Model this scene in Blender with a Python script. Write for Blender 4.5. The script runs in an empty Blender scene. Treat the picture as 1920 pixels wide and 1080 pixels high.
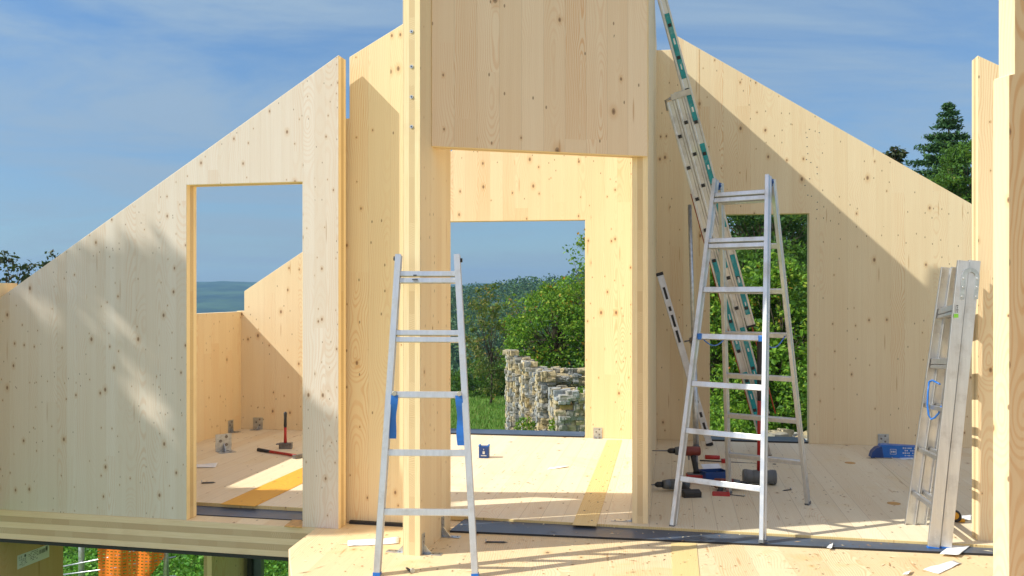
import bpy, bmesh, math, random
from mathutils import Vector, Matrix, noise as mnoise
from mathutils.geometry import tessellate_polygon
R = math.radians
random.seed(7)
scn = bpy.context.scene
col = scn.collection
CAMH, F, CX, HY = 1.5, 1700.0, 960.0, 548.0      # eye height, focal length, image centre, horizon of the 1920 wide photograph

# ------------------------------------------------------------------ measuring helpers: photograph -> metres
def fl(px, py, z=0.0):
    d = (CAMH - z) * F / (py - HY)
    return Vector(((px - CX) / F * d, d, z))
def at(px, py, d):
    return Vector(((px - CX) / F * d, d, CAMH - (py - HY) / F * d))
def dirv(deg):
    return Vector((math.cos(R(deg)), math.sin(R(deg)), 0))
U = dirv(-10); V = dirv(80); Z = Vector((0, 0, 1))
def onp(px, py, A, deg):
    """pixel on the vertical plane through A heading deg -> (s, z)"""
    e = dirv(deg); k = (px - CX) / F
    # A.x + s e.x = k (A.y + s e.y)
    s = (k * A.y - A.x) / (e.x - k * e.y)
    d = A.y + s * e.y
    return (s, CAMH - (py - HY) / F * d)

# ------------------------------------------------------------------ object helpers
def tag(o, label=None, cat=None, group=None, kind=None):
    if label: o['label'] = label
    if cat: o['category'] = cat
    if group: o['group'] = group
    if kind: o['kind'] = kind
    return o
def empty(name, loc, label, cat, group=None, rz=0.0):
    o = bpy.data.objects.new(name, None); col.objects.link(o)
    o.location = loc; o.rotation_euler = (0, 0, rz); o.empty_display_size = .1
    return tag(o, label, cat, group)
def link(name, bm, mats, parent=None, smooth=False, world=True):
    me = bpy.data.meshes.new(name)
    if not isinstance(mats, (list, tuple)): mats = [mats]
    for m in mats: me.materials.append(m)
    bm.normal_update(); bm.to_mesh(me); bm.free()
    if smooth:
        for p in me.polygons: p.use_smooth = True
    o = bpy.data.objects.new(name, me); col.objects.link(o)
    if parent is not None:
        o.parent = parent
        if world:
            o.matrix_parent_inverse = (Matrix.Translation(parent.location) @ parent.rotation_euler.to_matrix().to_4x4()).inverted()
    return o
def bev(o, w=.003, seg=2, ang=40):
    m = o.modifiers.new('bevel', 'BEVEL'); m.width = w; m.segments = seg; m.limit_method = 'ANGLE'; m.angle_limit = R(ang)
    m.harden_normals = False
    return o
def recenter(o, p):
    """move the object's origin to world point p (no rotation), keeping the mesh in place"""
    o.data.transform(Matrix.Translation(-Vector(p))); o.location = p
    return o
def fbox(bm, c, ax, ay, az, sx, sy, sz, mi=0):
    """box with centre c, unit axes and full sizes"""
    vs = []
    for i in (-.5, .5):
        for j in (-.5, .5):
            for k in (-.5, .5):
                vs.append(bm.verts.new(Vector(c) + ax * (i * sx) + ay * (j * sy) + az * (k * sz)))
    for f in ((0, 1, 3, 2), (4, 6, 7, 5), (0, 4, 5, 1), (2, 3, 7, 6), (0, 2, 6, 4), (1, 5, 7, 3)):
        fc = bm.faces.new([vs[i] for i in f]); fc.material_index = mi
X = Vector((1, 0, 0)); Y = Vector((0, 1, 0))
def frame(p0, p1, side):
    a = (Vector(p1) - Vector(p0)); L = a.length; a.normalize()
    s = (Vector(side) - a * a.dot(side)).normalized(); n = a.cross(s)
    return a, s, n, L
def extrude_profile(bm, p0, p1, side, prof, mi=0, end_mi=None):
    """prof: list of (side, normal) offsets; swept from p0 to p1"""
    a, s, n, L = frame(p0, p1, side)
    r0 = [bm.verts.new(Vector(p0) + s * x + n * y) for x, y in prof]
    r1 = [bm.verts.new(Vector(p1) + s * x + n * y) for x, y in prof]
    k = len(prof)
    for i in range(k):
        f = bm.faces.new((r0[i], r0[(i + 1) % k], r1[(i + 1) % k], r1[i])); f.material_index = mi
    for ring in (list(reversed(r0)), r1):
        try:
            f = bm.faces.new(ring); f.material_index = mi if end_mi is None else end_mi
        except ValueError: pass
def cyl(bm, p0, p1, r0, r1=None, seg=14, mi=0, cap_mi=None):
    r1 = r0 if r1 is None else r1
    p0 = Vector(p0); p1 = Vector(p1); a = (p1 - p0).normalized()
    t = Z if abs(a.z) < .9 else X
    s = a.cross(t).normalized(); n = a.cross(s)
    A = []; B = []
    for i in range(seg):
        th = 2 * math.pi * i / seg; w = s * math.cos(th) + n * math.sin(th)
        A.append(bm.verts.new(p0 + w * r0)); B.append(bm.verts.new(p1 + w * r1))
    for i in range(seg):
        f = bm.faces.new((A[i], A[(i + 1) % seg], B[(i + 1) % seg], B[i])); f.material_index = mi; f.smooth = True
    f = bm.faces.new(list(reversed(A))); f.material_index = mi if cap_mi is None else cap_mi
    f = bm.faces.new(B); f.material_index = mi if cap_mi is None else cap_mi
def tube(bm, pts, r, seg=8, mi=0):
    pts = [Vector(p) for p in pts]; rings = []
    for i, p in enumerate(pts):
        a = (pts[min(i + 1, len(pts) - 1)] - pts[max(i - 1, 0)]).normalized()
        t = Z if abs(a.z) < .9 else X
        s = a.cross(t).normalized(); n = a.cross(s)
        rr = r[i] if isinstance(r, (list, tuple)) else r
        rings.append([bm.verts.new(p + (s * math.cos(2 * math.pi * k / seg) + n * math.sin(2 * math.pi * k / seg)) * rr) for k in range(seg)])
    for A, B in zip(rings, rings[1:]):
        for k in range(seg):
            f = bm.faces.new((A[k], A[(k + 1) % seg], B[(k + 1) % seg], B[k])); f.material_index = mi; f.smooth = True
    bm.faces.new(list(reversed(rings[0]))).material_index = mi; bm.faces.new(rings[-1]).material_index = mi
def NB(): return bmesh.new()

# ------------------------------------------------------------------ node helper
class NT:
    def __init__(s, name):
        s.mat = bpy.data.materials.new(name); s.mat.use_nodes = True
        s.t = s.mat.node_tree; s.n = s.t.nodes; s.l = s.t.links
        s.bsdf = s.n['Principled BSDF']
    def node(s, typ, **kw):
        n = s.n.new(typ)
        for k, v in kw.items(): setattr(n, k, v)
        return n
    def put(s, sock, v):
        if isinstance(v, bpy.types.NodeSocket): s.l.new(v, sock)
        elif v is not None: sock.default_value = v
    def m(s, op, a, b=None, c=None, clamp=False):
        n = s.node('ShaderNodeMath', operation=op, use_clamp=clamp)
        s.put(n.inputs[0], a); s.put(n.inputs[1], b)
        if c is not None: s.put(n.inputs[2], c)
        return n.outputs[0]
    def mix(s, f, a, b, mode='MIX'):
        n = s.node('ShaderNodeMix', data_type='RGBA', blend_type=mode)
        s.put(n.inputs[0], f); s.put(n.inputs[6], a); s.put(n.inputs[7], b)
        return n.outputs[2]
    def ramp(s, v, lo, hi, a=0., b=1.):
        n = s.node('ShaderNodeMapRange'); n.interpolation_type = 'SMOOTHSTEP'
        s.put(n.inputs[0], v)
        for i, x in zip((1, 2, 3, 4), (lo, hi, a, b)): s.put(n.inputs[i], x)
        return n.outputs[0]
    def comb(s, x, y=0., z=0.):
        n = s.node('ShaderNodeCombineXYZ')
        for i, q in enumerate((x, y, z)): s.put(n.inputs[i], q)
        return n.outputs[0]
    def noise(s, vec, scale, detail=3., rough=.5, dist=0.):
        n = s.node('ShaderNodeTexNoise'); s.put(n.inputs['Vector'], vec)
        n.inputs['Scale'].default_value = scale; n.inputs['Detail'].default_value = detail
        n.inputs['Roughness'].default_value = rough; n.inputs['Distortion'].default_value = dist
        return n.outputs['Fac'] if 'Fac' in n.outputs else n.outputs[0]
    def white(s, v):
        n = s.node('ShaderNodeTexWhiteNoise', noise_dimensions='3D'); s.put(n.inputs['Vector'], v)
        sp = s.node('ShaderNodeSeparateColor'); s.l.new(n.outputs['Color'], sp.inputs[0])
        return sp.outputs[0], sp.outputs[1], sp.outputs[2]
    def voro(s, vec, scale, feat='F1', rnd=1.):
        n = s.node('ShaderNodeTexVoronoi', feature=feat, voronoi_dimensions='2D'); s.put(n.inputs['Vector'], vec)
        n.inputs['Scale'].default_value = scale; n.inputs['Randomness'].default_value = rnd
        return n.outputs
    def obj(s):
        tc = s.node('ShaderNodeTexCoord'); sp = s.node('ShaderNodeSeparateXYZ'); s.l.new(tc.outputs['Object'], sp.inputs[0])
        return tc.outputs['Object'], sp.outputs[0], sp.outputs[1], sp.outputs[2]
    def out(s, colr, rough=.6, metal=0., spec=.5, bump=None, bstr=.2, bdist=.002):
        s.put(s.bsdf.inputs['Base Color'], colr); s.put(s.bsdf.inputs['Roughness'], rough); s.put(s.bsdf.inputs['Metallic'], metal)
        s.bsdf.inputs['Specular IOR Level'].default_value = spec
        if bump is not None:
            b = s.node('ShaderNodeBump'); b.inputs['Strength'].default_value = bstr; b.inputs['Distance'].default_value = bdist
            s.l.new(bump, b.inputs['Height']); s.l.new(b.outputs[0], s.bsdf.inputs['Normal'])
        return s.mat
def C(r, g, b): return (r, g, b, 1)
def scl(c, k): return (c[0] * k, c[1] * k, c[2] * k, 1)

def wood(name, base, w=.12, L=2.6, knots=.5, kscale=5.5, ring=.35, var=.14, ksize=.012, seam=.25, layout='wall', rough=.55, redden=.0, rs=.0125, arch=.55, stain=.0):
    """spruce lamellas: boards, growth rings, knots. layout wall: grain runs up; floor: grain runs along local y"""
    t = NT(name); P, x, y, z = t.obj()
    if layout == 'wall': c = t.m('ADD', x, y); a = z
    else: c = x; a = t.m('ADD', y, t.m('MULTIPLY', z, .7))
    cw = t.m('DIVIDE', c, w); bid = t.m('FLOOR', cw); fc = t.m('SUBTRACT', t.m('SUBTRACT', cw, bid), .5)
    q1, q2, q3 = t.white(t.comb(bid, 3.3))
    seg = t.m('FLOOR', t.m('DIVIDE', t.m('ADD', a, t.m('MULTIPLY', q1, 9.)), L))
    r1, r2, r3 = t.white(t.comb(bid, seg, 1.7))
    # growth rings round a pith offset from the board, rising and dipping along the board
    off = t.m('MULTIPLY', t.m('SUBTRACT', r1, .5), w * 1.9)
    wob = t.noise(t.comb(t.m('MULTIPLY', c, 6.), t.m('MULTIPLY', a, 1.6), t.m('MULTIPLY', r2, 40)), 1., 3., .55)
    cc = t.m('ADD', t.m('ADD', t.m('MULTIPLY', fc, w), off), t.m('MULTIPLY', t.m('SUBTRACT', wob, .5), .07))
    h = t.m('SUBTRACT', t.noise(t.comb(t.m('MULTIPLY', a, .9), t.m('MULTIPLY', r2, 77.), t.m('MULTIPLY', bid, 5.1)), 1., 2., .5), .5)
    hh = t.m('MULTIPLY', h, arch)
    rr = t.m('SQRT', t.m('ADD', t.m('MULTIPLY', cc, cc), t.m('MULTIPLY', hh, hh)))
    # knots
    kv = t.comb(t.m('MULTIPLY', c, kscale), t.m('MULTIPLY', a, kscale * .62), t.m('MULTIPLY', bid, .37))
    kv2 = t.comb(t.m('MULTIPLY', c, kscale), t.m('MULTIPLY', a, kscale * .62), .5)
    vo = t.voro(kv2, 1.)
    kd = t.m('DIVIDE', vo['Distance'], kscale)
    ksp = t.node('ShaderNodeSeparateColor'); t.l.new(vo['Color'], ksp.inputs[0])
    has = t.m('LESS_THAN', ksp.outputs[0], t.m('MULTIPLY', t.m('POWER', q2, 1.5), knots * 2.4))
    rad = t.m('MULTIPLY', t.m('ADD', t.m('MULTIPLY', t.m('POWER', ksp.outputs[1], 2.5), .95), .33), ksize)
    kn = t.m('MULTIPLY', has, t.ramp(t.m('DIVIDE', kd, rad), .75, 1.15, 1., 0.))
    kcore = t.m('MULTIPLY', has, t.ramp(t.m('DIVIDE', kd, rad), .2, .7, 1., 0.))
    halo = t.m('MULTIPLY', has, t.ramp(t.m('DIVIDE', kd, rad), 1., 3.4, 1., 0.))
    # pin knots and short resin streaks
    v3 = t.voro(t.comb(t.m('MULTIPLY', c, kscale * 2.1), t.m('MULTIPLY', a, kscale * 1.0), 0.), 1.)
    k3 = t.node('ShaderNodeSeparateColor'); t.l.new(v3['Color'], k3.inputs[0])
    clus = t.ramp(t.noise(t.comb(t.m('MULTIPLY', c, 2.2), t.m('MULTIPLY', a, 1.1), 8.), 1., 2., .5), .40, .62, .03, .38)
    pin = t.m('MULTIPLY', t.m('LESS_THAN', k3.outputs[0], clus), t.ramp(v3['Distance'], .035, .075, 1., 0.))
    v4 = t.voro(t.comb(t.m('MULTIPLY', c, kscale * 3.), t.m('MULTIPLY', a, 1.3), 0.), 1.)
    k4 = t.node('ShaderNodeSeparateColor'); t.l.new(v4['Color'], k4.inputs[0])
    res = t.m('MULTIPLY', t.m('LESS_THAN', k4.outputs[0], .06), t.ramp(v4['Distance'], .05, .13, .55, 0.))
    rr2 = t.m('ADD', rr, t.m('MULTIPLY', halo, .010))
    rg = t.m('SINE', t.m('ADD', t.m('MULTIPLY', rr2, 2 * math.pi / rs), t.m('MULTIPLY', wob, 3.)))
    rg = t.ramp(rg, -.15, 1.0)
    amt = t.noise(t.comb(t.m('MULTIPLY', c, 3.), t.m('MULTIPLY', a, .7), t.m('MULTIPLY', r3, 30)), 1., 2., .5)
    amt = t.m('MULTIPLY', t.ramp(amt, .3, .75, .15, 1.), t.ramp(r3, .2, 1., .35, 1.25))
    fine = t.noise(t.comb(t.m('MULTIPLY', c, 190.), t.m('MULTIPLY', a, 4.), r1), 1., 2., .6)
    streak = t.noise(t.comb(t.m('MULTIPLY', c, 34.), t.m('MULTIPLY', a, .8), r2), 1., 3., .6)
    broad = t.noise(P, 1.3, 3., .55)
    light = base; dark = scl((base[0] * (1 - .0), base[1] * .86, base[2] * .70), .80 + 0 * redden)
    tone = t.m('ADD', t.m('MULTIPLY', t.m('SUBTRACT', r2, .5), var * 2), t.m('MULTIPLY', t.m('SUBTRACT', streak, .5), .42))
    tone = t.m('ADD', tone, t.m('MULTIPLY', t.m('SUBTRACT', broad, .5), .22))
    k = t.m('ADD', t.m('ADD', .34, tone), t.m('MULTIPLY', t.m('SUBTRACT', fine, .5), .16), clamp=True)
    cl = t.mix(k, light, dark)
    red = C(base[0] * .80, base[1] * .56, base[2] * .38)
    cl = t.mix(t.m('MULTIPLY', t.m('MULTIPLY', rg, amt), ring, clamp=True), cl, red)
    cl = t.mix(t.m('MULTIPLY', halo, .38), cl, C(base[0] * .72, base[1] * .50, base[2] * .30))
    cl = t.mix(t.m('MULTIPLY', kn, .72), cl, C(.24, .13, .065))
    cl = t.mix(t.m('MULTIPLY', kcore, .55), cl, C(.085, .045, .025))
    if stain:
        sn = t.noise(P, 1.7, 6., .68, .8); cl = t.mix(t.ramp(sn, .52, .70, 0., stain), cl, C(base[0] * .86, base[1] * .70, base[2] * .42))
        sn2 = t.noise(P, 5.5, 5., .7, .4); cl = t.mix(t.ramp(sn2, .60, .78, 0., stain * .6), cl, C(base[0] * .58, base[1] * .54, base[2] * .50))
    cl = t.mix(t.m('MULTIPLY', pin, .75), cl, C(.16, .085, .04))
    cl = t.mix(res, cl, C(base[0] * .55, base[1] * .34, base[2] * .18))
    # joint between the lamellas
    ed = t.m('ABSOLUTE', fc); sm = t.ramp(ed, .5 - .0016 / w, .5 - .0004 / w)
    cl = t.mix(t.m('MULTIPLY', sm, t.m('MULTIPLY', q3, seam)), cl, C(base[0] * .35, base[1] * .27, base[2] * .2))
    hgt = t.m('SUBTRACT', t.m('MULTIPLY', fine, .5), t.m('ADD', t.m('MULTIPLY', sm, .8), t.m('MULTIPLY', rg, .15)))
    return t.out(cl, t.m('ADD', rough, t.m('MULTIPLY', t.m('SUBTRACT', streak, .5), .15)), spec=.35, bump=hgt, bstr=.25, bdist=.0015)

def cltedge(name, base, th, layers, lay='y', run='z', dk=.80):
    """cut edge of a cross laminated panel: long-grain and end-grain layers in turn"""
    t = NT(name); P, x, y, z = t.obj(); ax = dict(x=x, y=y, z=z)
    la = ax[lay]; ru = t.m('ADD', x, y) if run == 'xy' else ax[run]
    q = t.m('MULTIPLY', t.m('DIVIDE', t.m('ABSOLUTE', la), th), float(layers)); li = t.m('FLOOR', q)
    par = t.m('FLOORED_MODULO', t.m('ADD', li, 0.), 2.)
    bl = t.m('FLOOR', t.m('ADD', t.m('DIVIDE', ru, .13), t.m('MULTIPLY', li, .41)))
    r1, r2, r3 = t.white(t.comb(bl, li, 2.2))
    ang = t.m('SUBTRACT', r1, .5)
    arc = t.m('SINE', t.m('MULTIPLY', t.m('ADD', t.m('ADD', t.m('MULTIPLY', ru, 1.), t.m('MULTIPLY', la, t.m('MULTIPLY', ang, 3.))),
              t.m('MULTIPLY', t.noise(P, 9., 2.), .05)), 2 * math.pi / .011))
    endc = t.mix(t.ramp(arc, -.6, 1.), C(base[0] * .84 * dk, base[1] * .76 * dk, base[2] * .64 * dk), C(base[0] * .98 * dk, base[1] * .92 * dk, base[2] * .82 * dk))
    endc = t.mix(t.m('MULTIPLY', r2, .45), endc, C(base[0] * .62, base[1] * .50, base[2] * .40))
    st = t.noise(t.comb(t.m('MULTIPLY', la, 260.), t.m('MULTIPLY', ru, 5.), li), 1., 3., .6)
    lng = t.mix(t.ramp(st, .3, .75), C(base[0] * 1.02, base[1] * 1.0, base[2] * .95), C(base[0] * .93, base[1] * .86, base[2] * .72))
    cl = t.mix(par, lng, endc)
    fr = t.m('ABSOLUTE', t.m('SUBTRACT', t.m('SUBTRACT', q, li), .5)); sm = t.ramp(fr, .46, .5)
    cl = t.mix(t.m('MULTIPLY', sm, .30), cl, C(.22, .13, .07))
    cl = t.mix(t.ramp(t.noise(P, 3.5, 4., .6), .55, .8, 0., .25), cl, C(base[0] * .6, base[1] * .5, base[2] * .4))
    return t.out(cl, .65, spec=.3, bump=t.m('ADD', st, arc), bstr=.15, bdist=.001)

SP = C(.86, .715, .475)        # fresh spruce
SPG = C(.76, .61, .40)         # greyer visual-grade spruce
M = {}
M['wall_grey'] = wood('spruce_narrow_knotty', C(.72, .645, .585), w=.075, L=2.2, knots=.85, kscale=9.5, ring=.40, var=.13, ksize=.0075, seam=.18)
M['wall'] = wood('spruce_wide_boards', SP, w=.15, L=3.2, knots=.55, kscale=6.0, ring=.65, var=.09, ksize=.0095, seam=.3)
M['wall_back'] = wood('spruce_back_wall', C(.85, .72, .49), w=.13, L=3.0, knots=.60, kscale=6.2, ring=.62, var=.10, ksize=.0105, seam=.35)
M['wall_lintel'] = wood('spruce_lintel', C(.83, .66, .475), w=.14, L=1.55, knots=.34, kscale=5.4, ring=.80, var=.15, ksize=.015, seam=.55, rs=.0105, arch=.42)
M['wall_pillar'] = wood('spruce_pillar', SP, w=.10, L=3.0, knots=.35, kscale=6, ring=.4, var=.13, ksize=.008)
M['wall_fore'] = wood('pine_foreground', C(.70, .51, .31), w=.14, L=4.0, knots=.5, kscale=4.2, ring=.8, var=.12, ksize=.020, rs=.016)
M['floor'] = wood('spruce_floor', C(.82, .73, .55), w=.14, L=3.5, knots=.28, kscale=4.4, ring=.45, var=.12, ksize=.011, seam=1.1, stain=.30, layout='floor', rough=.5)
M['deck'] = wood('spruce_deck', C(.80, .655, .42), w=.20, stain=.55, L=3.5, knots=.30, kscale=4.6, ring=.6, var=.24, ksize=.012, seam=.4, layout='floor', rough=.5)
M['joint'] = wood('yellow_joint_board', C(.80, .43, .05), w=.30, L=5, knots=.5, kscale=8, ring=.4, var=.05, ksize=.007, layout='floor')
M['joint2'] = wood('plywood_joint_board', C(.78, .62, .30), w=.30, L=5, knots=.7, kscale=9, ring=.6, var=.05, ksize=.006, layout='floor')
M['edge'] = cltedge('clt_edge_three_layers', SP, .12, 3)
M['edge10'] = cltedge('clt_edge_pillar', SP, .10, 3, dk=.92)
M['slabedge'] = cltedge('clt_slab_edge', C(.78, .62, .46), .20, 5, lay='z', run='xy', dk=.82)
def simple(name, c, rough=.5, metal=0., var=.12, scale=12., bump=0., spec=.5, dirt=None):
    t = NT(name); P, x, y, z = t.obj(); n = t.noise(P, scale, 4., .6)
    cl = t.mix(t.ramp(n, .25, .75), scl(c, 1 - var), scl(c, 1 + var))
    if dirt: cl = t.mix(t.ramp(t.noise(P, scale * .4, 5., .65), .52, .7, 0., .7), cl, dirt)
    r = t.m('ADD', rough, t.m('MULTIPLY', t.m('SUBTRACT', n, .5), .25))
    return t.out(cl, r, metal, spec, bump=n if bump else None, bstr=bump, bdist=.003)
def alu():
    t = NT('brushed_aluminium'); P, x, y, z = t.obj()
    s = t.noise(t.comb(t.m('MULTIPLY', x, 60.), t.m('MULTIPLY', y, 60.), t.m('MULTIPLY', z, 3.)), 1., 4., .6)
    d = t.noise(P, 7., 5., .65)
    cl = t.mix(s, C(.50, .50, .505), C(.70, .70, .71))
    cl = t.mix(t.ramp(d, .48, .72, 0., .5), cl, C(.38, .36, .33))
    w = t.ramp(t.noise(P, 45., 4., .7), .62, .72)
    cl = t.mix(t.m('MULTIPLY', w, .5), cl, C(.85, .82, .74))
    return t.out(cl, t.ramp(d, .3, .7, .28, .50), .88, .5, bump=s, bstr=.08, bdist=.001)
M['alu'] = alu()
M['alu_d'] = simple('weathered_aluminium', C(.52, .50, .47), .45, .8, .15, 14, .05)
M['zinc'] = simple('galvanised_steel', C(.50, .52, .54), .38, .9, .2, 30, .05)
M['steel'] = simple('dark_steel', C(.10, .105, .115), .45, .7, .2, 20)
M['membrane'] = simple('blue_black_membrane', C(.060, .082, .125), .42, 0., .25, 5., .1, dirt=C(.11, .125, .155))
M['membrane_edge'] = simple('black_rubber', C(.015, .015, .017), .6)
M['blue'] = simple('blue_plastic', C(.015, .14, .50), .4)
M['blue_dk'] = simple('dark_blue_plastic', C(.012, .055, .22), .42)
M['teal'] = simple('teal_sticker', C(.01, .28, .32), .35, var=.2, scale=20, dirt=C(.25, .45, .45))
M['red'] = simple('red_plastic', C(.42, .020, .016), .42)
M['rust'] = simple('dark_red_plastic', C(.20, .035, .02), .45)
M['black'] = simple('black_rubber_grip', C(.022, .022, .024), .55)
M['grey'] = simple('grey_plastic', C(.12, .13, .14), .45)
M['iron'] = simple('worn_hammer_iron', C(.20, .19, .19), .45, .7, .3, 25)
M['paper'] = simple('white_paper', C(.78, .78, .78), .7, 0, .04, 10)
M['ink'] = simple('printed_ink', C(.10, .11, .12), .7)
M['white'] = simple('white_enamel', C(.75, .75, .74), .4)
M['green'] = simple('green_sticker', C(.22, .55, .05), .4)
M['orange'] = None
M['cable'] = simple('orange_rope', C(.45, .07, .02), .6)
M['silver_face'] = simple('anodised_silver', C(.66, .67, .70), .35, .5)
M['ply'] = simple('orange_plywood', C(.55, .30, .09), .6, 0, .25, 30)

# ------------------------------------------------------------------ CLT panels
def panel(name, A, deg, outline, t, mats, label=None, cat=None, holes=(), kind=None, parent=None, bw=.0025, group=None):
    """vertical panel: outline in (s, z); front face on the plane through A, thickness t behind it (local +y)"""
    bm = NB(); loops = [list(outline)] + [list(h) for h in holes]
    flat = [p for l in loops for p in l]
    tris = tessellate_polygon([[Vector((p[0], p[1], 0)) for p in l] for l in loops])
    fr = [bm.verts.new((p[0], 0, p[1])) for p in flat]; bk = [bm.verts.new((p[0], t, p[1])) for p in flat]
    for tr in tris:
        a, b, c = (fr[i] for i in tr)
        try: bm.faces.new((a, b, c)); bm.faces.new((bk[tr[2]], bk[tr[1]], bk[tr[0]]))
        except ValueError: pass
    i0 = 0
    for l in loops:
        k = len(l)
        for i in range(k):
            a, b = i0 + i, i0 + (i + 1) % k
            f = bm.faces.new((fr[a], fr[b], bk[b], bk[a])); f.material_index = 1
        i0 += k
    bmesh.ops.recalc_face_normals(bm, faces=bm.faces)
    bmesh.ops.dissolve_limit(bm, angle_limit=R(1), verts=bm.verts, edges=bm.edges, delimit={'MATERIAL'})
    o = link(name, bm, mats)
    o.location = (A[0], A[1], 0); o.rotation_euler = (0, 0, R(deg))
    if bw: bev(o, bw, 1)
    return tag(o, label, cat, group, kind)

FA = -12.0                                   # heading of the front wall line
P0 = fl(631, 992)                            # foot of the left wall's right end
e = dirv(FA); nF = dirv(FA + 90)
def fp(px, py, off=0.0):                     # pixel on the front plane, off behind it
    return onp(px, py, P0 + nF * off, FA)
def fs(px, off=0.0): return fp(px, 600, off)[0]
# left front wall with its tall window opening
LW = [(fs(-190), 0), (fs(350), 0), fp(350, 347), (fp(568, 340)[0], fp(568, 341)[1]), (fs(567), 0), (fs(635), 0), fp(636, 103), fp(-190, 694)]
LW[2] = (LW[1][0], LW[2][1]); LW[3] = (LW[4][0], LW[2][1]); LW[6] = (LW[5][0], LW[6][1])
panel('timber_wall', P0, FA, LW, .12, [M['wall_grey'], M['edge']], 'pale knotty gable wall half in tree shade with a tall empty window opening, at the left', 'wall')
# second panel, just behind the first
off2 = .165
A2 = P0 + nF * off2
g = lambda px, py: onp(px, py, A2, FA)
PW = [(g(608, 600)[0], 0), (g(826, 600)[0], 0), g(826, 1), g(655, 107), g(655, 222), g(608, 222)]
PW[2] = (PW[1][0], PW[2][1]); PW[4] = (PW[3][0], PW[4][1]); PW[5] = (PW[0][0], PW[5][1])
panel('timber_wall', A2, FA, PW, .10, [M['wall'], M['edge10']], 'sloped timber panel behind the front ladder, between the window wall and the pillar', 'wall')
# pillar, partition, lintel of the portal
PA = fl(788, 1043); PB = fl(845, 993); Lp = (PB - PA).length
pdeg = math.degrees(math.atan2(PB.y - PA.y, PB.x - PA.x))
pil = panel('timber_pillar', PA, pdeg, [(0, 0), (Lp, 0), (Lp, 4.9), (0, 4.9)], .105, [M['wall_pillar'], M['edge10']],
      'tall laminated timber pillar with a row of screws, behind the front ladder', 'pillar')
pe, pn = dirv(pdeg), dirv(pdeg + 90)
LA = Vector((-.4775, 5.34, 0)); ldeg = 16.7
RA = fl(1215, 991)
le = dirv(ldeg); ln = dirv(ldeg + 90); LL = 1.395
panel('timber_lintel', LA, ldeg, [(0.004, 2.36), (LL, 2.36), (LL, 4.9), (0.004, 4.9)], .10, [M['wall_lintel'], M['edge10']],
      'big shaded timber panel with flame grain over the central doorway', 'lintel')
BK0 = fl(1182, 823, .03); BK1 = fl(1518, 833, .03)
bdeg = math.degrees(math.atan2(BK1.y - BK0.y, BK1.x - BK0.x))
bdeg = -9.4
be = dirv(bdeg); bn = dirv(bdeg + 90)
# partition runs from the portal to the back wall
k = 0
RP = Vector((RA.x, RA.y, 0))
# intersection with the back wall plane
den = V.x * bn.x + V.y * bn.y
Lr = ((BK0 - RP).dot(bn)) / den
panel('timber_wall', RP, 80, [(0, .0), (Lr - .004, .0), (Lr - .004, 3.96), (.14, 4.35), (.14, 2.362), (0, 2.362)], .10, [M['wall_pillar'], M['edge10']],
      'inner partition wall seen edge-on at the right side of the doorway', 'wall')
# back wall
b = lambda px, py: onp(px, py, BK0, bdeg)
bz = .03
apx = b(1200, 40)
bo = [(b(444, 700)[0], bz), (b(790, 700)[0], bz), b(790, 412), b(1097, 412), (b(1097, 700)[0], bz), (b(1331, 700)[0], bz), b(1331, 400), b(1517, 400), (b(1517, 700)[0], bz),
      (b(1935, 700)[0], bz), b(1935, 447), b(1262, 63), b(1262, 93), b(1195, 95), b(1195, 47), b(458, 546), b(458, 583), b(444, 583)]
bo[2] = (bo[1][0], bo[3][1]); bo[3] = (bo[4][0], bo[3][1]); bo[6] = (bo[5][0], bo[7][1]); bo[7] = (bo[8][0], bo[7][1])
bo[10] = (bo[9][0], bo[10][1]); bo[12] = (bo[11][0], bo[12][1]); bo[14] = (bo[13][0], bo[14][1]); bo[16] = (bo[15][0], bo[16][1]); bo[17] = (bo[0][0], bo[16][1])
BW = panel('timber_wall', BK0, bdeg, bo, .12, [M['wall_back'], M['edge']], 'large sunlit back gable wall with two openings onto the trees', 'wall')
bm = NB(); sx_ = b(1311, 300)[0]; fbox(bm, Vector((sx_, 0, 2.88)), X, Y, Z, .004, .003, 2.05); link('joint_gap', bm, M['ply'], BW, world=False)
random.seed(14)
for i in range(15):
    s_, z_ = b(1516 + random.choice((0, 0, 14)) + random.uniform(-7, 7), 240 + i * 11 + random.uniform(-5, 5))
    bm = NB(); cyl(bm, Vector((s_, .002, z_)), Vector((s_, -.0015, z_)), .006, .005, 10); link('screw_head', bm, M['steel'], BW, world=False)
# left knee wall
KC = fl(461, 801, .03)
kd = 14.3; KA = fl(461, 801, .03)
kl = 4.35
K0 = KC - V * kl
kl += .06
panel('timber_wall', K0, 80, [(0, .0), (kl - .004, .0), (kl - .004, 1.29), (.85, 1.29), (.85, 1.565), (0, 1.565)], .10, [M['wall'], M['edge10']],
      'low side wall seen through the left window opening, ending at the back corner', 'wall')
# right front wall
WR = fl(1833, 1023)
q = lambda px, py: onp(px, py, WR, FA)
panel('timber_wall', WR, FA, [(0, 0), (1.2, 0), (1.2, q(1829, 103)[1] - 1.2 * .56), (0, q(1829, 104)[1])], .12, [M['wall'], M['edge']],
      'narrow sunlit wall end with a sloping top beside the folded ladders', 'wall')
# foreground panel at the right edge of the picture
FG = Vector(((1891 - CX) / F * 3.0, 3.0, 0))
zn = CAMH + (HY - 140) / F * 3.0
panel('timber_panel', FG, 12, [(0, 0), (1.0, 0), (1.0, 3.1), (.022, 3.1), (.022, zn + .005), (0, zn)], .072, [M['wall_fore'], M['wall_pillar']],
      'close timber panel with wild grain and one knot at the right edge of view', 'panel')

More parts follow.
